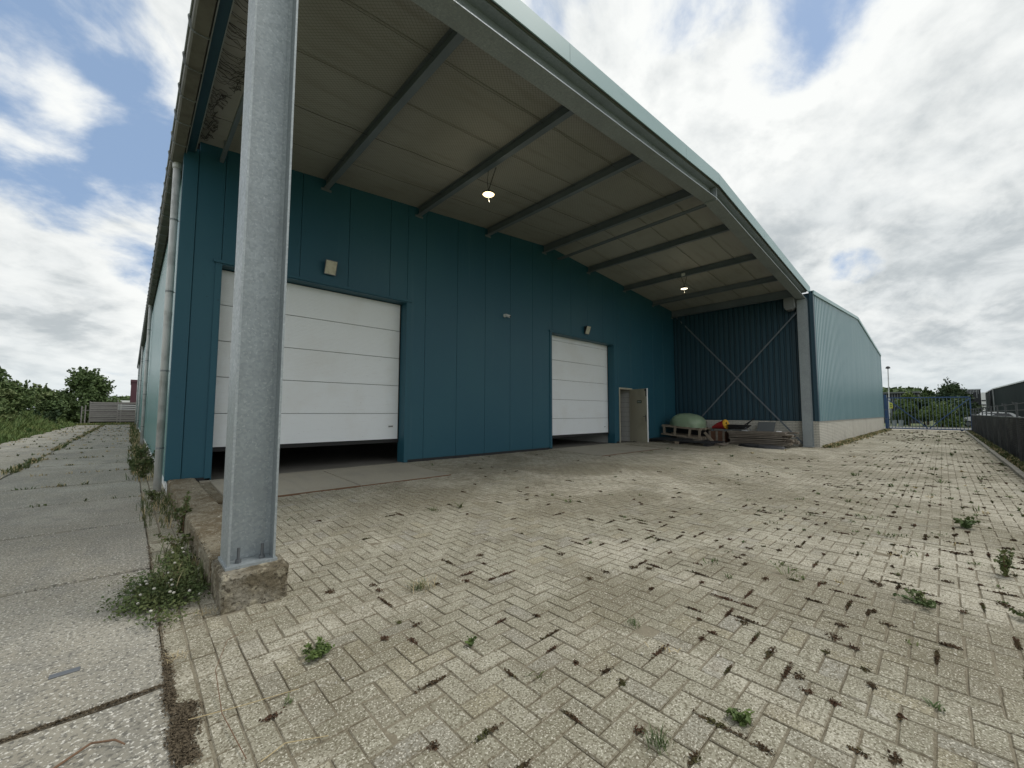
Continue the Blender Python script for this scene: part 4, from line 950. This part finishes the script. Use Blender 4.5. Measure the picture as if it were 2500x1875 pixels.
for x0, x1 in zip(xs_[:-1], xs_[1:]):
    m_ = MB(); z = .06
    while z < 1.2:
        h_ = .06; off = random.uniform(-.004, .004)
        nseg = 5; 
        m_.add([(x0+.04, -1.43+off, z), (x1-.04, -1.43+off, z), (x1-.04, -1.405+off, z+h_*.72), (x0+.04, -1.405+off, z+h_*.72)], [(0, 1, 2, 3)]); z += .054
    for k_ in range(3): xx = x0+.6+k_*.8; m_.bar((xx, -1.444, .05), (xx, -1.444, 1.23), .012)
    m_.box(x0+.05, x1-.05, -1.452, -1.448, .05, 1.215)
    m_.build('screen_panel', 'fencegrey', fence)
m_ = MB(); m_.bar((xs_[0], -1.43, 1.235), (xs_[-1], -1.43, 1.235), .035); m_.build('top_rail', 'zinc', fence)
for z in (1.45, 1.63):
    m_ = MB(); m_.tube([(xs_[0], -1.43, z)]+[((a+b)/2+dx_, -1.43, z-.01) for a, b in zip(xs_[:-1], xs_[1:]) for dx_ in (0,)]+[(xs_[-1], -1.43, z)], .008, 5, False); m_.build('wire', 'fencepost', fence)
m_ = MB(); m_.box(44.4, 45.6, -1.62, -1.52, .0, 1.35); m_.build('end_board', 'fencepost', fence)

lampp = empty('street_lamp', (60, 3.95, 0), 'tall thin grey street lamp beyond the gate', 'street lamp')
m_ = MB(); m_.tube([(60, 3.95, 0), (60, 3.92, 3.0)], [.09, .085], 10); m_.tube([(60, 3.92, 3.0), (60, 3.86, 6.2)], [.055, .045], 10); m_.build('pole', 'pipe', lampp)
m_ = MB(); m_.lathe([(.0, .28), (.12, .24), (.2, .12), (.21, .05), (.1, .0), (.0, -.02)], (60, 3.86, 6.18), 14); m_.build('lamp_head', 'blackplastic', lampp)
ys_ = empty('yellow_sign', (58.8, 3.72, 0), 'upright yellow sign on a thin post behind the gate bars', 'sign')
m_ = MB(); m_.tube([(58.85, 3.72, 0), (58.85, 3.72, 2.5)], .035, 8); m_.build('post', 'pipe', ys_)
m_ = MB(); m_.box(58.76, 58.79, 3.60, 3.84, 1.85, 2.48); m_.build('sign_plate', 'yellowsign', ys_)
m_ = MB(); m_.box(58.752, 58.757, 3.65, 3.79, 2.0, 2.08); m_.box(58.752, 58.757, 3.65, 3.79, 2.2, 2.3); m_.build('sign_print', 'black', ys_)
for y_, lb in ((3.55, 'left grey planter pot behind the gate under the yellow sign'), (3.05, 'right grey planter pot behind the gate')):
    po_ = empty('planter', (59, y_, 0), lb, 'planter', 'planters behind the gate')
    m_ = MB(); m_.add([(58.82, y_-.16, 0), (59.18, y_-.16, 0), (59.18, y_+.16, 0), (58.82, y_+.16, 0), (58.75, y_-.21, .62), (59.25, y_-.21, .62), (59.25, y_+.21, .62), (58.75, y_+.21, .62)], [(0, 1, 5, 4), (1, 2, 6, 5), (2, 3, 7, 6), (3, 0, 4, 7), (4, 5, 6, 7)]); m_.build('pot', 'pot', po_)
    leaves_mesh('foliage', np.array([59, y_, .95])+RNG.normal(size=(260, 3))*[.14, .14, .18], .1, 'weed', po_)

def crown_pts(n, clumps):
    out = []; w_ = np.array([c[3]*c[4]*c[5] for c in clumps])**.75; w_ /= w_.sum()
    for c, k_ in zip(clumps, (w_*n).astype(int)):
        d = RNG.normal(size=(k_, 3)); d /= np.linalg.norm(d, axis=1)[:, None]; r_ = RNG.random(k_)**.42*(1+.16*RNG.normal(size=k_))
        out.append(np.array(c[:3])+d*r_[:, None]*np.array(c[3:6]))
    return np.concatenate(out)
def tree(name, base, h, r, label, leafm, n, size, cat='tree', group=None, squash=1., trunk=True, seed=0, crown_lo=.25, sub=16):
    rr = random.Random(seed); t_ = empty(name, base, label, cat, group); bx, by, bz = base
    cl = []
    for i in range(sub):
        a_ = rr.random()*6.283; q = rr.random()**.6; zc = rr.uniform(crown_lo, .88); env = math.sin(min(1, (zc-crown_lo+.22)/(1.12-crown_lo))*math.pi)**.6
        cr_ = r*rr.uniform(.24, .42); cl.append((bx+math.cos(a_)*q*r*env*.8, by+math.sin(a_)*q*r*env*.8, bz+h*zc, cr_, cr_, cr_*.8*squash))
    pts = crown_pts(n, cl); pts = pts[(pts[:, 2] > bz+.03)]
    # ragged sprigs above the outline
    sp = []
    for i in range(sub*2):
        c = cl[rr.randrange(len(cl))]; a_ = rr.random()*6.283; e_ = rr.uniform(.5, 1.4); d_ = Vector((math.cos(a_)*math.cos(e_), math.sin(a_)*math.cos(e_), math.sin(e_)))
        for k_ in range(14): sp.append(Vector(c[:3])+d_*(c[3]*(.8+.055*k_))+Vector((rr.gauss(0, .05), rr.gauss(0, .05), rr.gauss(0, .05)))*r*.4)
    pts = np.concatenate([pts, np.array([tuple(p) for p in sp])])
    leaves_mesh('crown', pts, size, leafm, t_)
    if trunk:
        m_ = MB(); m_.tube([(bx, by, bz), (bx+.05, by, bz+h*.3), (bx, by+.05, bz+h*.62)], [r*.085, r*.06, r*.03], 8)
        for c in cl[:7]: m_.tube([(bx+.03, by, bz+h*.25), ((bx+c[0])/2, (by+c[1])/2, bz+h*.25+(c[2]-bz-h*.25)*.6), c[:3]], [r*.035, r*.022, r*.01], 5)
        m_.build('trunk', 'bark', t_)
    return t_
tree('conifer_tree', (64, -.62, 0), 4.85, 2.1, 'dark bushy conifer, tallest tree behind the gate', 'conifer', 9000, .15, seed=2, sub=30, crown_lo=.1)
tree('small_tree', (66, 1.20, 0), 4.25, 1.25, 'slender dark tree left of the conifer behind the gate', 'treeleaf', 2600, .14, seed=3)
tree('leafy_shrub', (59.5, 2.45, 0), 3.65, 1.25, 'light green shrub right of the street lamp behind the gate', 'lightleaf', 3200, .12, 'shrub', seed=4, crown_lo=.12)
tree('leafy_shrub', (58.5, .1, 0), 2.3, 1.6, 'broad light green shrub low behind the middle of the gate', 'lightleaf', 3400, .11, 'shrub', seed=5, crown_lo=.15)
tree('dark_shrub', (60.5, 1.35, 0), 3.1, 1.35, 'dark shrub behind the left middle of the gate', 'treeleaf', 3200, .13, 'shrub', seed=6, crown_lo=.12)
tree('dark_shrub', (60.8, -1.0, 0), 3.0, 1.3, 'dark green shrub behind the right brace of the gate', 'treeleaf', 3000, .13, 'shrub', seed=8, crown_lo=.12)
tree('dark_shrub', (60.0, 2.9, 0), 2.1, 1.0, 'low dark shrub behind the planters', 'treeleaf', 2200, .13, 'shrub', seed=9, crown_lo=.12)
tree('leafy_shrub', (24.5, -2.9, 0), 1.85, .75, 'yellow green shrub behind the right-hand fence', 'lightleaf', 2600, .09, 'shrub', seed=10, crown_lo=.2, trunk=True)
tree('leafy_shrub', (20.0, -3.0, 0), 1.8, .8, 'yellow green shrub behind the fence at the right edge of the view', 'lightleaf', 2600, .09, 'shrub', seed=12, crown_lo=.2)
# distant sheds
sh = empty('black_shed', (80, -2.8, 0), 'tall narrow black shed with pale streaks beyond the gate', 'shed')
m_ = MB(); m_.box(80, 86, -3.5, -2.12, 0, 4.42); m_.build('wall', 'blackshed', sh)
m_ = MB(); m_.box(79.95, 86, -3.55, -2.05, 4.42, 4.52); m_.build('roof_edge', 'roofpale', sh)
m_ = MB(); R_ = random.Random(3)
for i in range(9):
    y_ = -2.25-i*.13; m_.box(79.985, 79.999, y_-.012, y_+.012, 4.4-R_.uniform(.3, 1.2), 4.4)
m_.build('rust_streak', 'roofpale', sh)
gh = empty('dark_hall', (70, -6, 0), 'dark green grey hall with a pale roof edge right of the gate', 'hall')
pts_ = [(48, -6.0), (76.7, -4.41), (91, -4.5), (91, -14), (48, -14)]
m_ = MB(); n = 5; m_.add([(x, y, 0) for x, y in pts_]+[(x, y, 4.3) for x, y in pts_], [(i, (i+1) % n, n+(i+1) % n, n+i) for i in range(n)]+[tuple(range(n, 2*n))]); m_.build('wall', 'greenhall', gh)
m_ = MB(); m_.bar((48, -5.97, 4.35), (76.7, -4.38, 4.35), .1, .12); m_.bar((76.7, -4.38, 4.35), (91, -4.47, 4.35), .1, .12); m_.build('roof_edge', 'roofpale', gh)
for x, y in ((76.6, -4.36), (83, -4.42), (90.5, -4.45)):
    m_ = MB(); m_.tube([(x, y, 0), (x, y, 4.3)], .07, 8); m_.build('downpipe', 'zinc', gh)
ws = empty('white_building', (100, -4.6, 0), 'slim pale building seen between the black shed and the dark hall', 'building')
m_ = MB(); m_.box(100, 110, -6.0, -4.3, 0, 4.7); m_.build('wall', 'white', ws)
m_ = MB()
for z_ in (1.5, 2.6, 3.3): m_.box(99.95, 99.99, -5.9, -4.4, z_, z_+.18)
m_.build('window_band', 'dark', ws)
fr_ = empty('low_shed', (78, 4.2, 0), 'long low black shed behind the shrubs left of the gate', 'shed')
m_ = MB(); m_.box(78, 90, 2.2, 9, 0, 4.1); m_.build('wall', 'blackshed', fr_)
m_ = MB(); m_.box(77.6, 90, 2.0, 9.2, 4.1, 4.3); m_.build('roof', 'greyboard', fr_)
for i in range(12):
    m_ = MB(); y_ = 5.6-i*.28; m_.box(77.93, 77.99, y_-.03, y_+.03, 2.2, 4.05); m_.build('slat', 'zinc', fr_)
pts = np.stack([140+RNG.normal(size=2600)*4, RNG.uniform(3.6, 13, 2600), 3.0+RNG.random(2600)**.7*3.9+.6*np.sin(RNG.uniform(0, 6, 2600))], 1)
tag(leaves_mesh('far_wood', pts, .7, 'treeleaf'), kind='stuff')

def car(x, y, label, rz=0.):
    r = empty('parked_car', (x, y, 0), label, 'car', 'white cars parked beyond the gate', rz=rz)
    # local: length on X (front +X), width on Y
    prof = [(-2.1, .42), (-2.14, .75), (-2.02, 1.0), (-1.55, 1.38), (-.6, 1.5), (.35, 1.45), (1.0, 1.02), (1.9, .86), (2.12, .65), (2.12, .35), (1.85, .26), (-1.9, .26)]
    m_ = MB(); n = len(prof)
    def ring(y_, s): return [((p[0]*(1 if p[1] < 1.05 else s)), y_*(1 if p[1] < 1.05 else .82), p[1]) for p in prof]
    rings = [ring(-.84, .95), ring(-.6, 1), ring(.6, 1), ring(.84, .95)]
    for q in rings: m_.v += q
    for a_ in range(3):
        for i in range(n): m_.f.append((a_*n+i, a_*n+(i+1) % n, (a_+1)*n+(i+1) % n, (a_+1)*n+i))
    m_.f.append(tuple(range(n))[::-1]); m_.f.append(tuple(range(3*n, 4*n))); m_.build('body', 'carwhite', r, local=True)
    m_ = MB()
    for s in (-1, 1):
        m_.add([(-1.6, s*.80, 1.03), (.85, s*.80, 1.03), (.3, s*.715, 1.38), (-1.3, s*.715, 1.36)], [(0, 1, 2, 3)])
    m_.add([(1.0, -.6, 1.045), (1.0, .6, 1.045), (.42, .56, 1.43), (.42, -.56, 1.43)], [(0, 1, 2, 3)]); m_.build('windows', 'glass', r, local=True)
    for wx in (-1.35, 1.3):
        for s in (-1, 1):
            m_ = MB(); m_.tube([(wx, s*.68, .31), (wx, s*.86, .31)], .31, 18); w_ = m_.build('wheel', 'tyre', r, local=True)
            m_ = MB(); m_.tube([(wx, s*.861, .31), (wx, s*.87, .31)], .19, 14); m_.build('rim', 'zinc', w_, local=True)
    for s in (-1, 1):
        m_ = MB(); m_.box(2.03, 2.125, s*.58-.13, s*.58+.13, .66, .78); m_.build('headlight', 'lensgrey', r, local=True)
car(61.0, -2.95, 'white car nearest the gate, its bonnet seen through the right-hand bars', math.radians(92))
car(71.5, -3.9, 'white car farther back, only its roof showing above the screened fence', math.radians(100))

# ------------------------------------------------------------------ left side: slat fence, verge, thicket
sf = empty('slat_fence', (-1.3, 60, 0), 'grey wooden slat fence closing the end of the concrete path', 'fence')
nP = 10
for i in range(nP):
    z0 = .26+i*.207; h_ = .165; R_ = random.Random(i)
    for xa, xb, key in ((-3.04, -1.0, 'greytimber'), (-.99, .44, 'white' if i in (6, 7, 8) else 'greytimber')):
        if key == 'white':
            m_ = MB(); m_.bar((xa, 59.96, z0+h_/2), (xb, 59.96, z0+h_/2-.02), .10, .03, (0, 1, 0)); 
        else:
            m_ = MB(); m_.bar((xa, 59.98, z0+h_/2+R_.uniform(-.015, .015)), (xb, 59.98, z0+h_/2+R_.uniform(-.02, .02)), h_, .025, (0, 1, 0))
        o = m_.build('slat', key, sf)
        if key == 'white': o['label'] = 'white painted slat'
for x in (-3.04, -1.0, -.75, .42):
    m_ = MB(); m_.box(x-.05, x+.05, 60.0, 60.1, 0, 2.36); m_.build('post', 'greytimber', sf)
m_ = MB(); m_.box(-3.0, .42, 60.12, 60.14, .1, 2.2); m_.build('backing', 'dark', sf)
wp = empty('wire_fence', (-3.5, 60, 0), 'two thin posts with a rail left of the slat fence', 'fence')
for x, h_ in ((-3.62, 1.86), (-3.36, 1.95)):
    m_ = MB(); m_.tube([(x, 60, 0), (x, 60, h_)], .05, 8); m_.build('post', 'greytimber', wp)
m_ = MB(); m_.bar((-3.62, 60, 1.42), (-3.05, 60, 1.42), .05); m_.build('rail', 'greytimber', wp)
rbld = empty('maroon_building', (1, 80, 0), 'tall maroon building corner showing beyond the slat fence', 'building')
m_ = MB(); m_.box(-.13, 6, 80, 90, 0, 5.55); m_.build('wall', 'maroon', rbld)
m_ = MB(); m_.box(-.2, 6, 79.9, 90, 5.55, 5.9); m_.build('roof_edge', 'maroon', rbld)
wbld = empty('low_white_building', (-1, 110, 0), 'far low white building above the slat fence', 'building')
m_ = MB(); m_.box(-2.6, 3, 110, 120, 0, 3.1); m_.build('wall', 'roofpale', wbld)
m_ = MB(); m_.box(-2.7, 3, 109.9, 120, 3.1, 3.45); m_.build('roof', 'white', wbld)
pts = np.stack([RNG.uniform(-3.0, 3, 900), RNG.uniform(128, 134, 900), 2.5+RNG.random(900)*2.2], 1)
tag(leaves_mesh('far_hedge', pts, .5, 'treeleaf'), kind='stuff')

tree('broad_tree', (-3.9, 70, 0), 5.9, 3.0, 'broad dark tree rising behind the slat fence', 'treeleaf', 14000, .19, seed=21, crown_lo=.08, sub=32)
tree('broad_tree', (-7.6, 46, 0), 4.5, 1.9, 'feathery tree at the left edge behind the brambles', 'treeleaf', 6500, .18, seed=22, crown_lo=.25, sub=18)
tree('bramble_bush', (-7.0, 44, 0), 3.05, 2.1, 'wide bramble bush in the middle of the thicket beside the path', 'bramble', 9000, .15, 'bush', seed=23, crown_lo=.1, squash=.8, trunk=False, sub=24)
tree('bramble_bush', (-7.7, 33, 0), 2.3, 1.7, 'bramble bush nearest the camera on the left verge', 'bramble', 7500, .13, 'bush', seed=24, crown_lo=.1, squash=.8, trunk=False, sub=22)
tree('bramble_bush', (-5.3, 56, 0), 2.3, 1.35, 'dark bush beside the thin posts at the far end of the verge', 'treeleaf', 5000, .15, 'bush', seed=25, crown_lo=.1, trunk=False, sub=18)
tree('bramble_bush', (-6.6, 60, 0), 3.6, 2.1, 'tall bramble bush below the broad tree', 'bramble', 7000, .18, 'bush', seed=26, crown_lo=.1, trunk=False, sub=20)
tree('bramble_bush', (-9.4, 38, 0), 3.0, 2.0, 'bramble bush at the left edge in front of the feathery tree', 'bramble', 6000, .15, 'bush', seed=27, crown_lo=.1, trunk=False, sub=18)
tree('bramble_bush', (-5.0, 50, 0), 1.75, .9, 'low dark round bush at the edge of the grass', 'conifer', 3200, .11, 'bush', seed=28, crown_lo=.1, trunk=False, sub=14)
tree('bramble_bush', (-6.5, 38, 0), 2.55, 1.5, 'bramble bush leaning out over the tall verge grass', 'bramble', 6000, .14, 'bush', seed=31, crown_lo=.1, squash=.8, trunk=False, sub=20)
tree('bramble_bush', (-8.3, 54, 0), 3.9, 2.4, 'tall bramble bush between the feathery tree and the broad tree', 'bramble', 7000, .18, 'bush', seed=32, crown_lo=.1, trunk=False, sub=20)
tree('bramble_bush', (-4.7, 63, 0), 3.0, 1.5, 'dark bush filling the gap left of the thin posts', 'treeleaf', 5500, .16, 'bush', seed=33, crown_lo=.08, trunk=False, sub=20)
# verge grass
mb = MB(); mb2 = MB()
for _ in range(34000):
    y = 13+45*random.random()**1.25; d = random.random()**.8*4.2; x = -3.78-d-.1*math.sin(y*1.7)+random.uniform(-.08, .08)
    if x < -.30*y-.6: continue
    h_ = (.16+.46*d)*random.uniform(.6, 1.3); h_ = min(h_, 1.35)
    blades(mb if random.random() < .93 else mb2, x, y, -.06, h_+.06, 3, .09, .012+.0006*y, .6)
for _ in range(1200):
    x = random.uniform(-3.7, .15); y = 56+random.random()*3.9; blades(mb if random.random() < .6 else mb2, x, y, -.06, .24*random.uniform(.5, 1.2), 3, .1, .04, .6)
tag(mb.build('verge_grass', 'grass'), kind='stuff'); tag(mb2.build('seeding_grass', 'straw'), kind='stuff')

# ------------------------------------------------------------------ growth in the joints
# weeds in the long joint of the path and along the wall
mb = MB(); mb2 = MB()
for _ in range(900):
    y = 8+46*random.random()**1.1
    dens_ = .5+.5*math.sin(y*.9)+.35*math.sin(y*2.7+1)
    if random.random() > dens_: continue
    blades(mb if random.random() < .7 else mb2, -1.815+random.gauss(0, .05), y, 0, random.uniform(.04, .15), 5, .07, .008+.0006*y, .9)
for _ in range(1100):                                  # sprigs in the cross joints
    j = random.randrange(4, 26); y = 2.72+2.045*j-2.045; x = random.uniform(-3.7, .1)
    if random.random() < .35: blades(mb if random.random() < .5 else mb2, x, y+random.gauss(0, .02), 0, random.uniform(.03, .08), 5, .07, .008+.0006*y, 1.2)
for _ in range(2000):                                  # beside the hall wall
    y = 9.5+47*random.random()**1.3; x = random.choice((random.uniform(.12, .26), random.uniform(.05, .44)))
    if random.random() > .35+.55*math.sin(y*1.1)+.3*math.sin(y*3.1): continue
    blades(mb if random.random() < .75 else mb2, x, y, 0, random.uniform(.06, .34), 4, .06, .008+.0005*y, .7)
for _ in range(420):                                   # beside the kerb wall, below the corner
    y = random.uniform(3.9, 9.2); x = random.uniform(.33, .49) if random.random() < .7 else random.uniform(.15, .33)
    if random.random() > .45+.5*math.sin(y*1.9): continue
    blades(mb if random.random() < .8 else mb2, x, y, 0, random.uniform(.05, .2), 4, .04, .006, .7)
# foot of the pale hall and the fence strip
for _ in range(1500):
    x = 19.8+26*random.random()**1.3; blades(mb if random.random() < .55 else mb2, x, 3.28-abs(random.gauss(0, .16)), 0, random.uniform(.03, .12), 4, .08, .01+.0007*x, .8)
for _ in range(1800):
    x = random.uniform(10, 46); blades(mb if random.random() < .6 else mb2, x, random.uniform(-1.42, -1.19), .01, random.uniform(.03, .11), 4, .08, .01+.0006*x, .8)
tag(mb.build('joint_weeds', 'weed'), kind='stuff'); tag(mb2.build('dry_weeds', 'drygrass'), kind='stuff')

# clover patch against the kerb wall
pts = []; fl = MB(); st_ = MB()
for _ in range(520):
    a_ = random.random(); cx_1 = random.gauss(.20, .10) if a_ < .62 else random.gauss(.38, .06); cy_1 = random.gauss(3.95, .22) if a_ < .62 else random.uniform(3.65, 5.0)
    if cx_1 > .48 or cx_1 < -.12: continue
    hh = random.uniform(.02, .10)
    for _k in range(12): pts.append((cx_1+random.gauss(0, .035), cy_1+random.gauss(0, .045), .008+hh*random.random()))
    if random.random() < .05: 
        fx, fy, fz = cx_1, cy_1, hh+.025; fl.lathe([(.0, -.008), (.009, -.003), (.010, .004), (.0, .010)], (fx, fy, fz), 7); st_.tube([(fx, fy, 0), (fx, fy, fz)], .0014, 3, False)
cp = leaves_mesh('clover_patch', pts, .0135, 'weed', flat=.35); tag(cp, kind='stuff')
fl.build('flower_heads', 'flower', cp)['kind'] = 'stuff'; st_.build('flower_stems', 'weed', cp)['kind'] = 'stuff'

def leafy(name, x, y, z, h, n, spread, label, leafm='weedbright', size=.03, group=None, stems=5):
    r = empty(name, (x, y, z), label, 'weed', group); m_ = MB(); P_ = []
    for s in range(stems):
        a_ = random.random()*6.283; l = spread*random.uniform(.3, 1); tip = (x+math.cos(a_)*l, y+math.sin(a_)*l, z+h*random.uniform(.5, 1.05)); mid = (x+math.cos(a_)*l*.45, y+math.sin(a_)*l*.45, z+h*.6*random.uniform(.6, 1))
        m_.tube([(x+random.gauss(0, spread*.12), y+random.gauss(0, spread*.12), z), mid, tip], [.003, .0025, .0012], 4, False)
        for _k in range(n//stems):
            t_ = random.random(); q = Vector(mid).lerp(Vector(tip), t_) if random.random() < .65 else Vector((x, y, z)).lerp(Vector(mid), t_)
            P_.append(tuple(q+Vector((random.gauss(0, size*.7), random.gauss(0, size*.7), random.gauss(0, size*.35)))))
    P_ = [(a, b, max(c, z+.004)) for a, b, c in P_]
    m_.build('stems', 'stalk' if h > .2 else 'weed', r); leaves_mesh('leaves', P_, size, leafm, r, flat=.25)
    return r
# single weeds one can point at
leafy('weed', .83, 2.46, 0, .035, 560, .12, 'bright green spreading weed nearest the concrete footing', size=.0135, stems=14)
leafy('weed', 2.01, .67, 0, .045, 150, .05, 'single bright rosette weed in the foreground paving at lower right', size=.016, stems=9)
leafy('weed', 1.50, 1.94, 0, .05, 60, .03, 'small upright green sprig alone in the middle foreground', size=.014, stems=4)
leafy('weed', 5.35, -.29, 0, .22, 200, .09, 'tallest bushy weed on the right side of the yard', 'weed', .02, stems=7)
leafy('weed', 7.25, -.12, 0, .13, 170, .13, 'round leafy weed in the joints near the right fence', 'weed', .026, stems=8)
leafy('weed', 4.15, .17, 0, .05, 240, .18, 'low sprawling dark weed on the right side of the yard', 'weed', .017, stems=10)
leafy('weed', 4.4, -.42, 0, .05, 280, .22, 'long flat leafy weed at the right edge of the paving', 'weed', .022, stems=12)
leafy('weed', .47, 5.85, 0, .46, 420, .13, 'tall leafy weed growing against the kerb wall', 'weed', .02, stems=9)
leafy('weed', .40, 5.1, 0, .22, 330, .20, 'dark stemmed weed leaning from the kerb wall over the strip', 'weed', .018, stems=10)
leafy('weed', .26, 11.3, 0, .50, 520, .26, 'bushy weed by the foot of the nearest downpipe', 'weed', .032, stems=11)
leafy('weed', .30, 13.2, 0, .55, 420, .24, 'second bushy weed farther along the hall wall', 'weed', .034, stems=10)
leafy('weed', .32, 7.9, 0, .24, 320, .15, 'grassy weed clump between the downpipe and the kerb wall', 'weed', .02, stems=10)
def tuft(x, y, n, h, label, key='weed', spread=.05, w=.0045, lean=.9):
    m_ = MB(); blades(m_, x, y, g(x, y), h*.62, n, spread, w*.7, lean*1.5); tag(m_.build('grass_tuft', key), label, 'grass tuft')
tuft(1.674, 2.811, 90, .10, 'wide grass tuft with pale blades near the footing', 'weed', .10)
tuft(1.70, 2.80, 40, .11, 'straw coloured blades lying over the grass tuft near the footing', 'drygrass', .12, .004, 1.5)
tuft(1.634, .855, 60, .09, 'thin grass tuft with pale stalks at the bottom of the view', 'weed', .06)
tuft(2.403, 1.412, 46, .05, 'olive grass tuft in the middle of the foreground paving', 'weed', .05)
tuft(.60, 2.15, 26, .035, 'tiny grass tuft left of the bright spreading weed', 'weedbright', .03)
tuft(3.0, 4.7, 80, .06, 'low grass tuft alone on the dusty paving before the near door', 'weed', .12)
tuft(.43, 3.42, 60, .035, 'dry straw tuft lying at the left foot of the concrete footing', 'drygrass', .09, .0025, 2.6)
tuft(.24, 2.95, 50, .035, 'dry straw tuft on the edging beside the path', 'drygrass', .06, .0025, 2.2)
# dry stalks lying on the ground
def stalk(pts, label, key='stalk', r=.004):
    m_ = MB(); n = len(pts); m_.tube([(x, y, z+.008) for x, y, z in pts], [r*(1-.5*i/n) for i in range(n)], 6); tag(m_.build('dry_stalk', key), label, 'stalk')
stalk([(.39, 1.9, .01), (.36, 2.25, .012), (.38, 2.6, .03), (.46, 2.82, .06), (.56, 2.95, .02)], 'thin brown arching stalk over the edging pavers', 'stalk', .0022)
stalk([(.25, 2.32, 0), (.42, 2.26, .004), (.66, 2.20, .004)], 'straight pale stalk lying across the edging pavers', 'drygrass', .0022)
stalk([(.43, 1.86, 0), (.52, 1.88, .01), (.66, 1.80, .01)], 'pale broken stalk at the bottom of the paving', 'drygrass', .0025)

stalk([(-.22, 2.30, 0), (-.05, 2.42, .005), (.02, 2.37, .01), (.05, 2.33, 0)], 'bent dark twig on the concrete slab at lower left', 'stalk', .005)
m_ = MB(); m_.box(-.235, -.125, 3.15, 3.19, .0, .006, .002); o = m_.build('metal_slot', 'steel'); o.rotation_euler = (0, 0, 0)
tag(o, 'small dark metal lifting slot set in the concrete slab', 'slot')
# soil spilled where the path, edging and slab joint meet
pts = np.concatenate([np.stack([cx_0+RNG.normal(size=n_)*a_, cy_0+RNG.normal(size=n_)*b_, .001+np.abs(RNG.normal(size=n_))*.0032], 1) for cx_0, cy_0, a_, b_, n_ in ((.235, 2.30, .022, .04, 1500), (.215, 2.20, .018, .05, 1500), (.25, 2.42, .02, .025, 700), (.20, 2.56, .012, .06, 700), (.23, 2.10, .02, .03, 500), (.21, 2.85, .01, .1, 500))])
pts2 = np.stack([RNG.uniform(-.4, .2, 1500), 2.719+RNG.normal(size=1500)*.005, np.full(1500, -.008)+RNG.random(1500)*.006], 1)
pts3 = np.stack([np.full(900, .197)+RNG.normal(size=900)*.012, RNG.uniform(1.6, 5.5, 900), RNG.random(900)*.008], 1)
tag(leaves_mesh('loose_soil', np.concatenate([pts, pts2, pts3]), .0075, 'soil', flat=.3), kind='stuff')

# moss cushions in the joints of the yard, and small weeds
moss = []; sm = MB(); sd_ = MB()
vis_idx = np.where(vis & (pv[:, 0] > .5))[0]
def moss_density(x, y):
    n_ = .5+.5*math.sin(x*1.3+1.1*y)*math.sin(y*1.9-.7*x+.4)
    d = .22+.5*n_
    if y > 3.4: d *= .35
    if y > 5: d *= .4
    if x > .9 and y < 1.7: d += .5
    if x > 6: d *= .8
    if x < 1.3 and y > 2.3: d *= .35
    if x > 7: d *= .5
    if x > 11: d *= .35
    if x > 18: d *= .6
    return d
for idx in vis_idx:
    cx, cy, lx, ly = pv[idx]
    if random.random() < moss_density(cx, cy)*.32:
        horiz = lx > ly; ln = max(lx, ly)*random.choice((.15, .25, .5, .8, 1.0)); off = random.uniform(-.5, .5)*(max(lx, ly)-ln)
        if random.random() < .25: horiz = not horiz; ln = min(lx, ly)*random.uniform(.5, 1.)
        ex, ey = (off, -ly/2) if horiz else (-lx/2, off); z0 = g(cx+ex, cy+ey)+bumpy(cx, cy)*.35
        dist = math.hypot(cx, cy); n = int((34+330*ln)*(1 if dist < 4 else .6 if dist < 8 else .35)); s = .0085*(1+max(0, dist-3)*.16)
        lat_ = random.choice((.004, .006, .009)) if ln > .1 else random.choice((.007, .012, .02))
        for _ in range(n):
            t_ = max(-.5, min(.5, random.gauss(0, .22)))*ln; l_ = random.gauss(0, lat_); hh = abs(random.gauss(0, .004))
            moss.append((cx+ex+(t_ if horiz else l_), cy+ey+(l_ if horiz else t_), z0+.0015+hh, s))
    wd = .012 if cy > 2.5 else .03
    if cx > 4 and cy < 1.6: wd = .10
    if cx > 6 and cy < .9: wd = .14
    if cx > 12: wd *= .5
    if cx > 20: wd *= .5
    if cy > 4: wd = .006
    if random.random() < wd:
        dist = math.hypot(cx, cy); h_ = random.uniform(.010, .035) if random.random() < .88 else random.uniform(.035, .09)
        blades(sm if random.random() < .93 else sd_, cx+random.uniform(-.05, .05), cy-ly/2, g(cx, cy), h_, random.randint(6, 16), random.choice((.03, .05, .09)), .0045+.0010*dist, 1.7)
moss = np.array(moss)
tag(leaves_mesh('moss', moss[:, :3], moss[:, 3], 'moss', flat=.25), kind='stuff')
tag(sm.build('yard_weeds', 'weed'), kind='stuff'); tag(sd_.build('dry_yard_weeds', 'drygrass'), kind='stuff')
# scattered pale crumbs and grit on the paving
pts = np.stack([RNG.uniform(.6, 9, 500), RNG.uniform(-.8, 6.5, 500), np.zeros(500)], 1); pts[:, 2] = [g(a, b)+.006 for a, b in pts[:, :2]]
tag(leaves_mesh('grit', pts, .010, 'flower', flat=.8), kind='stuff')
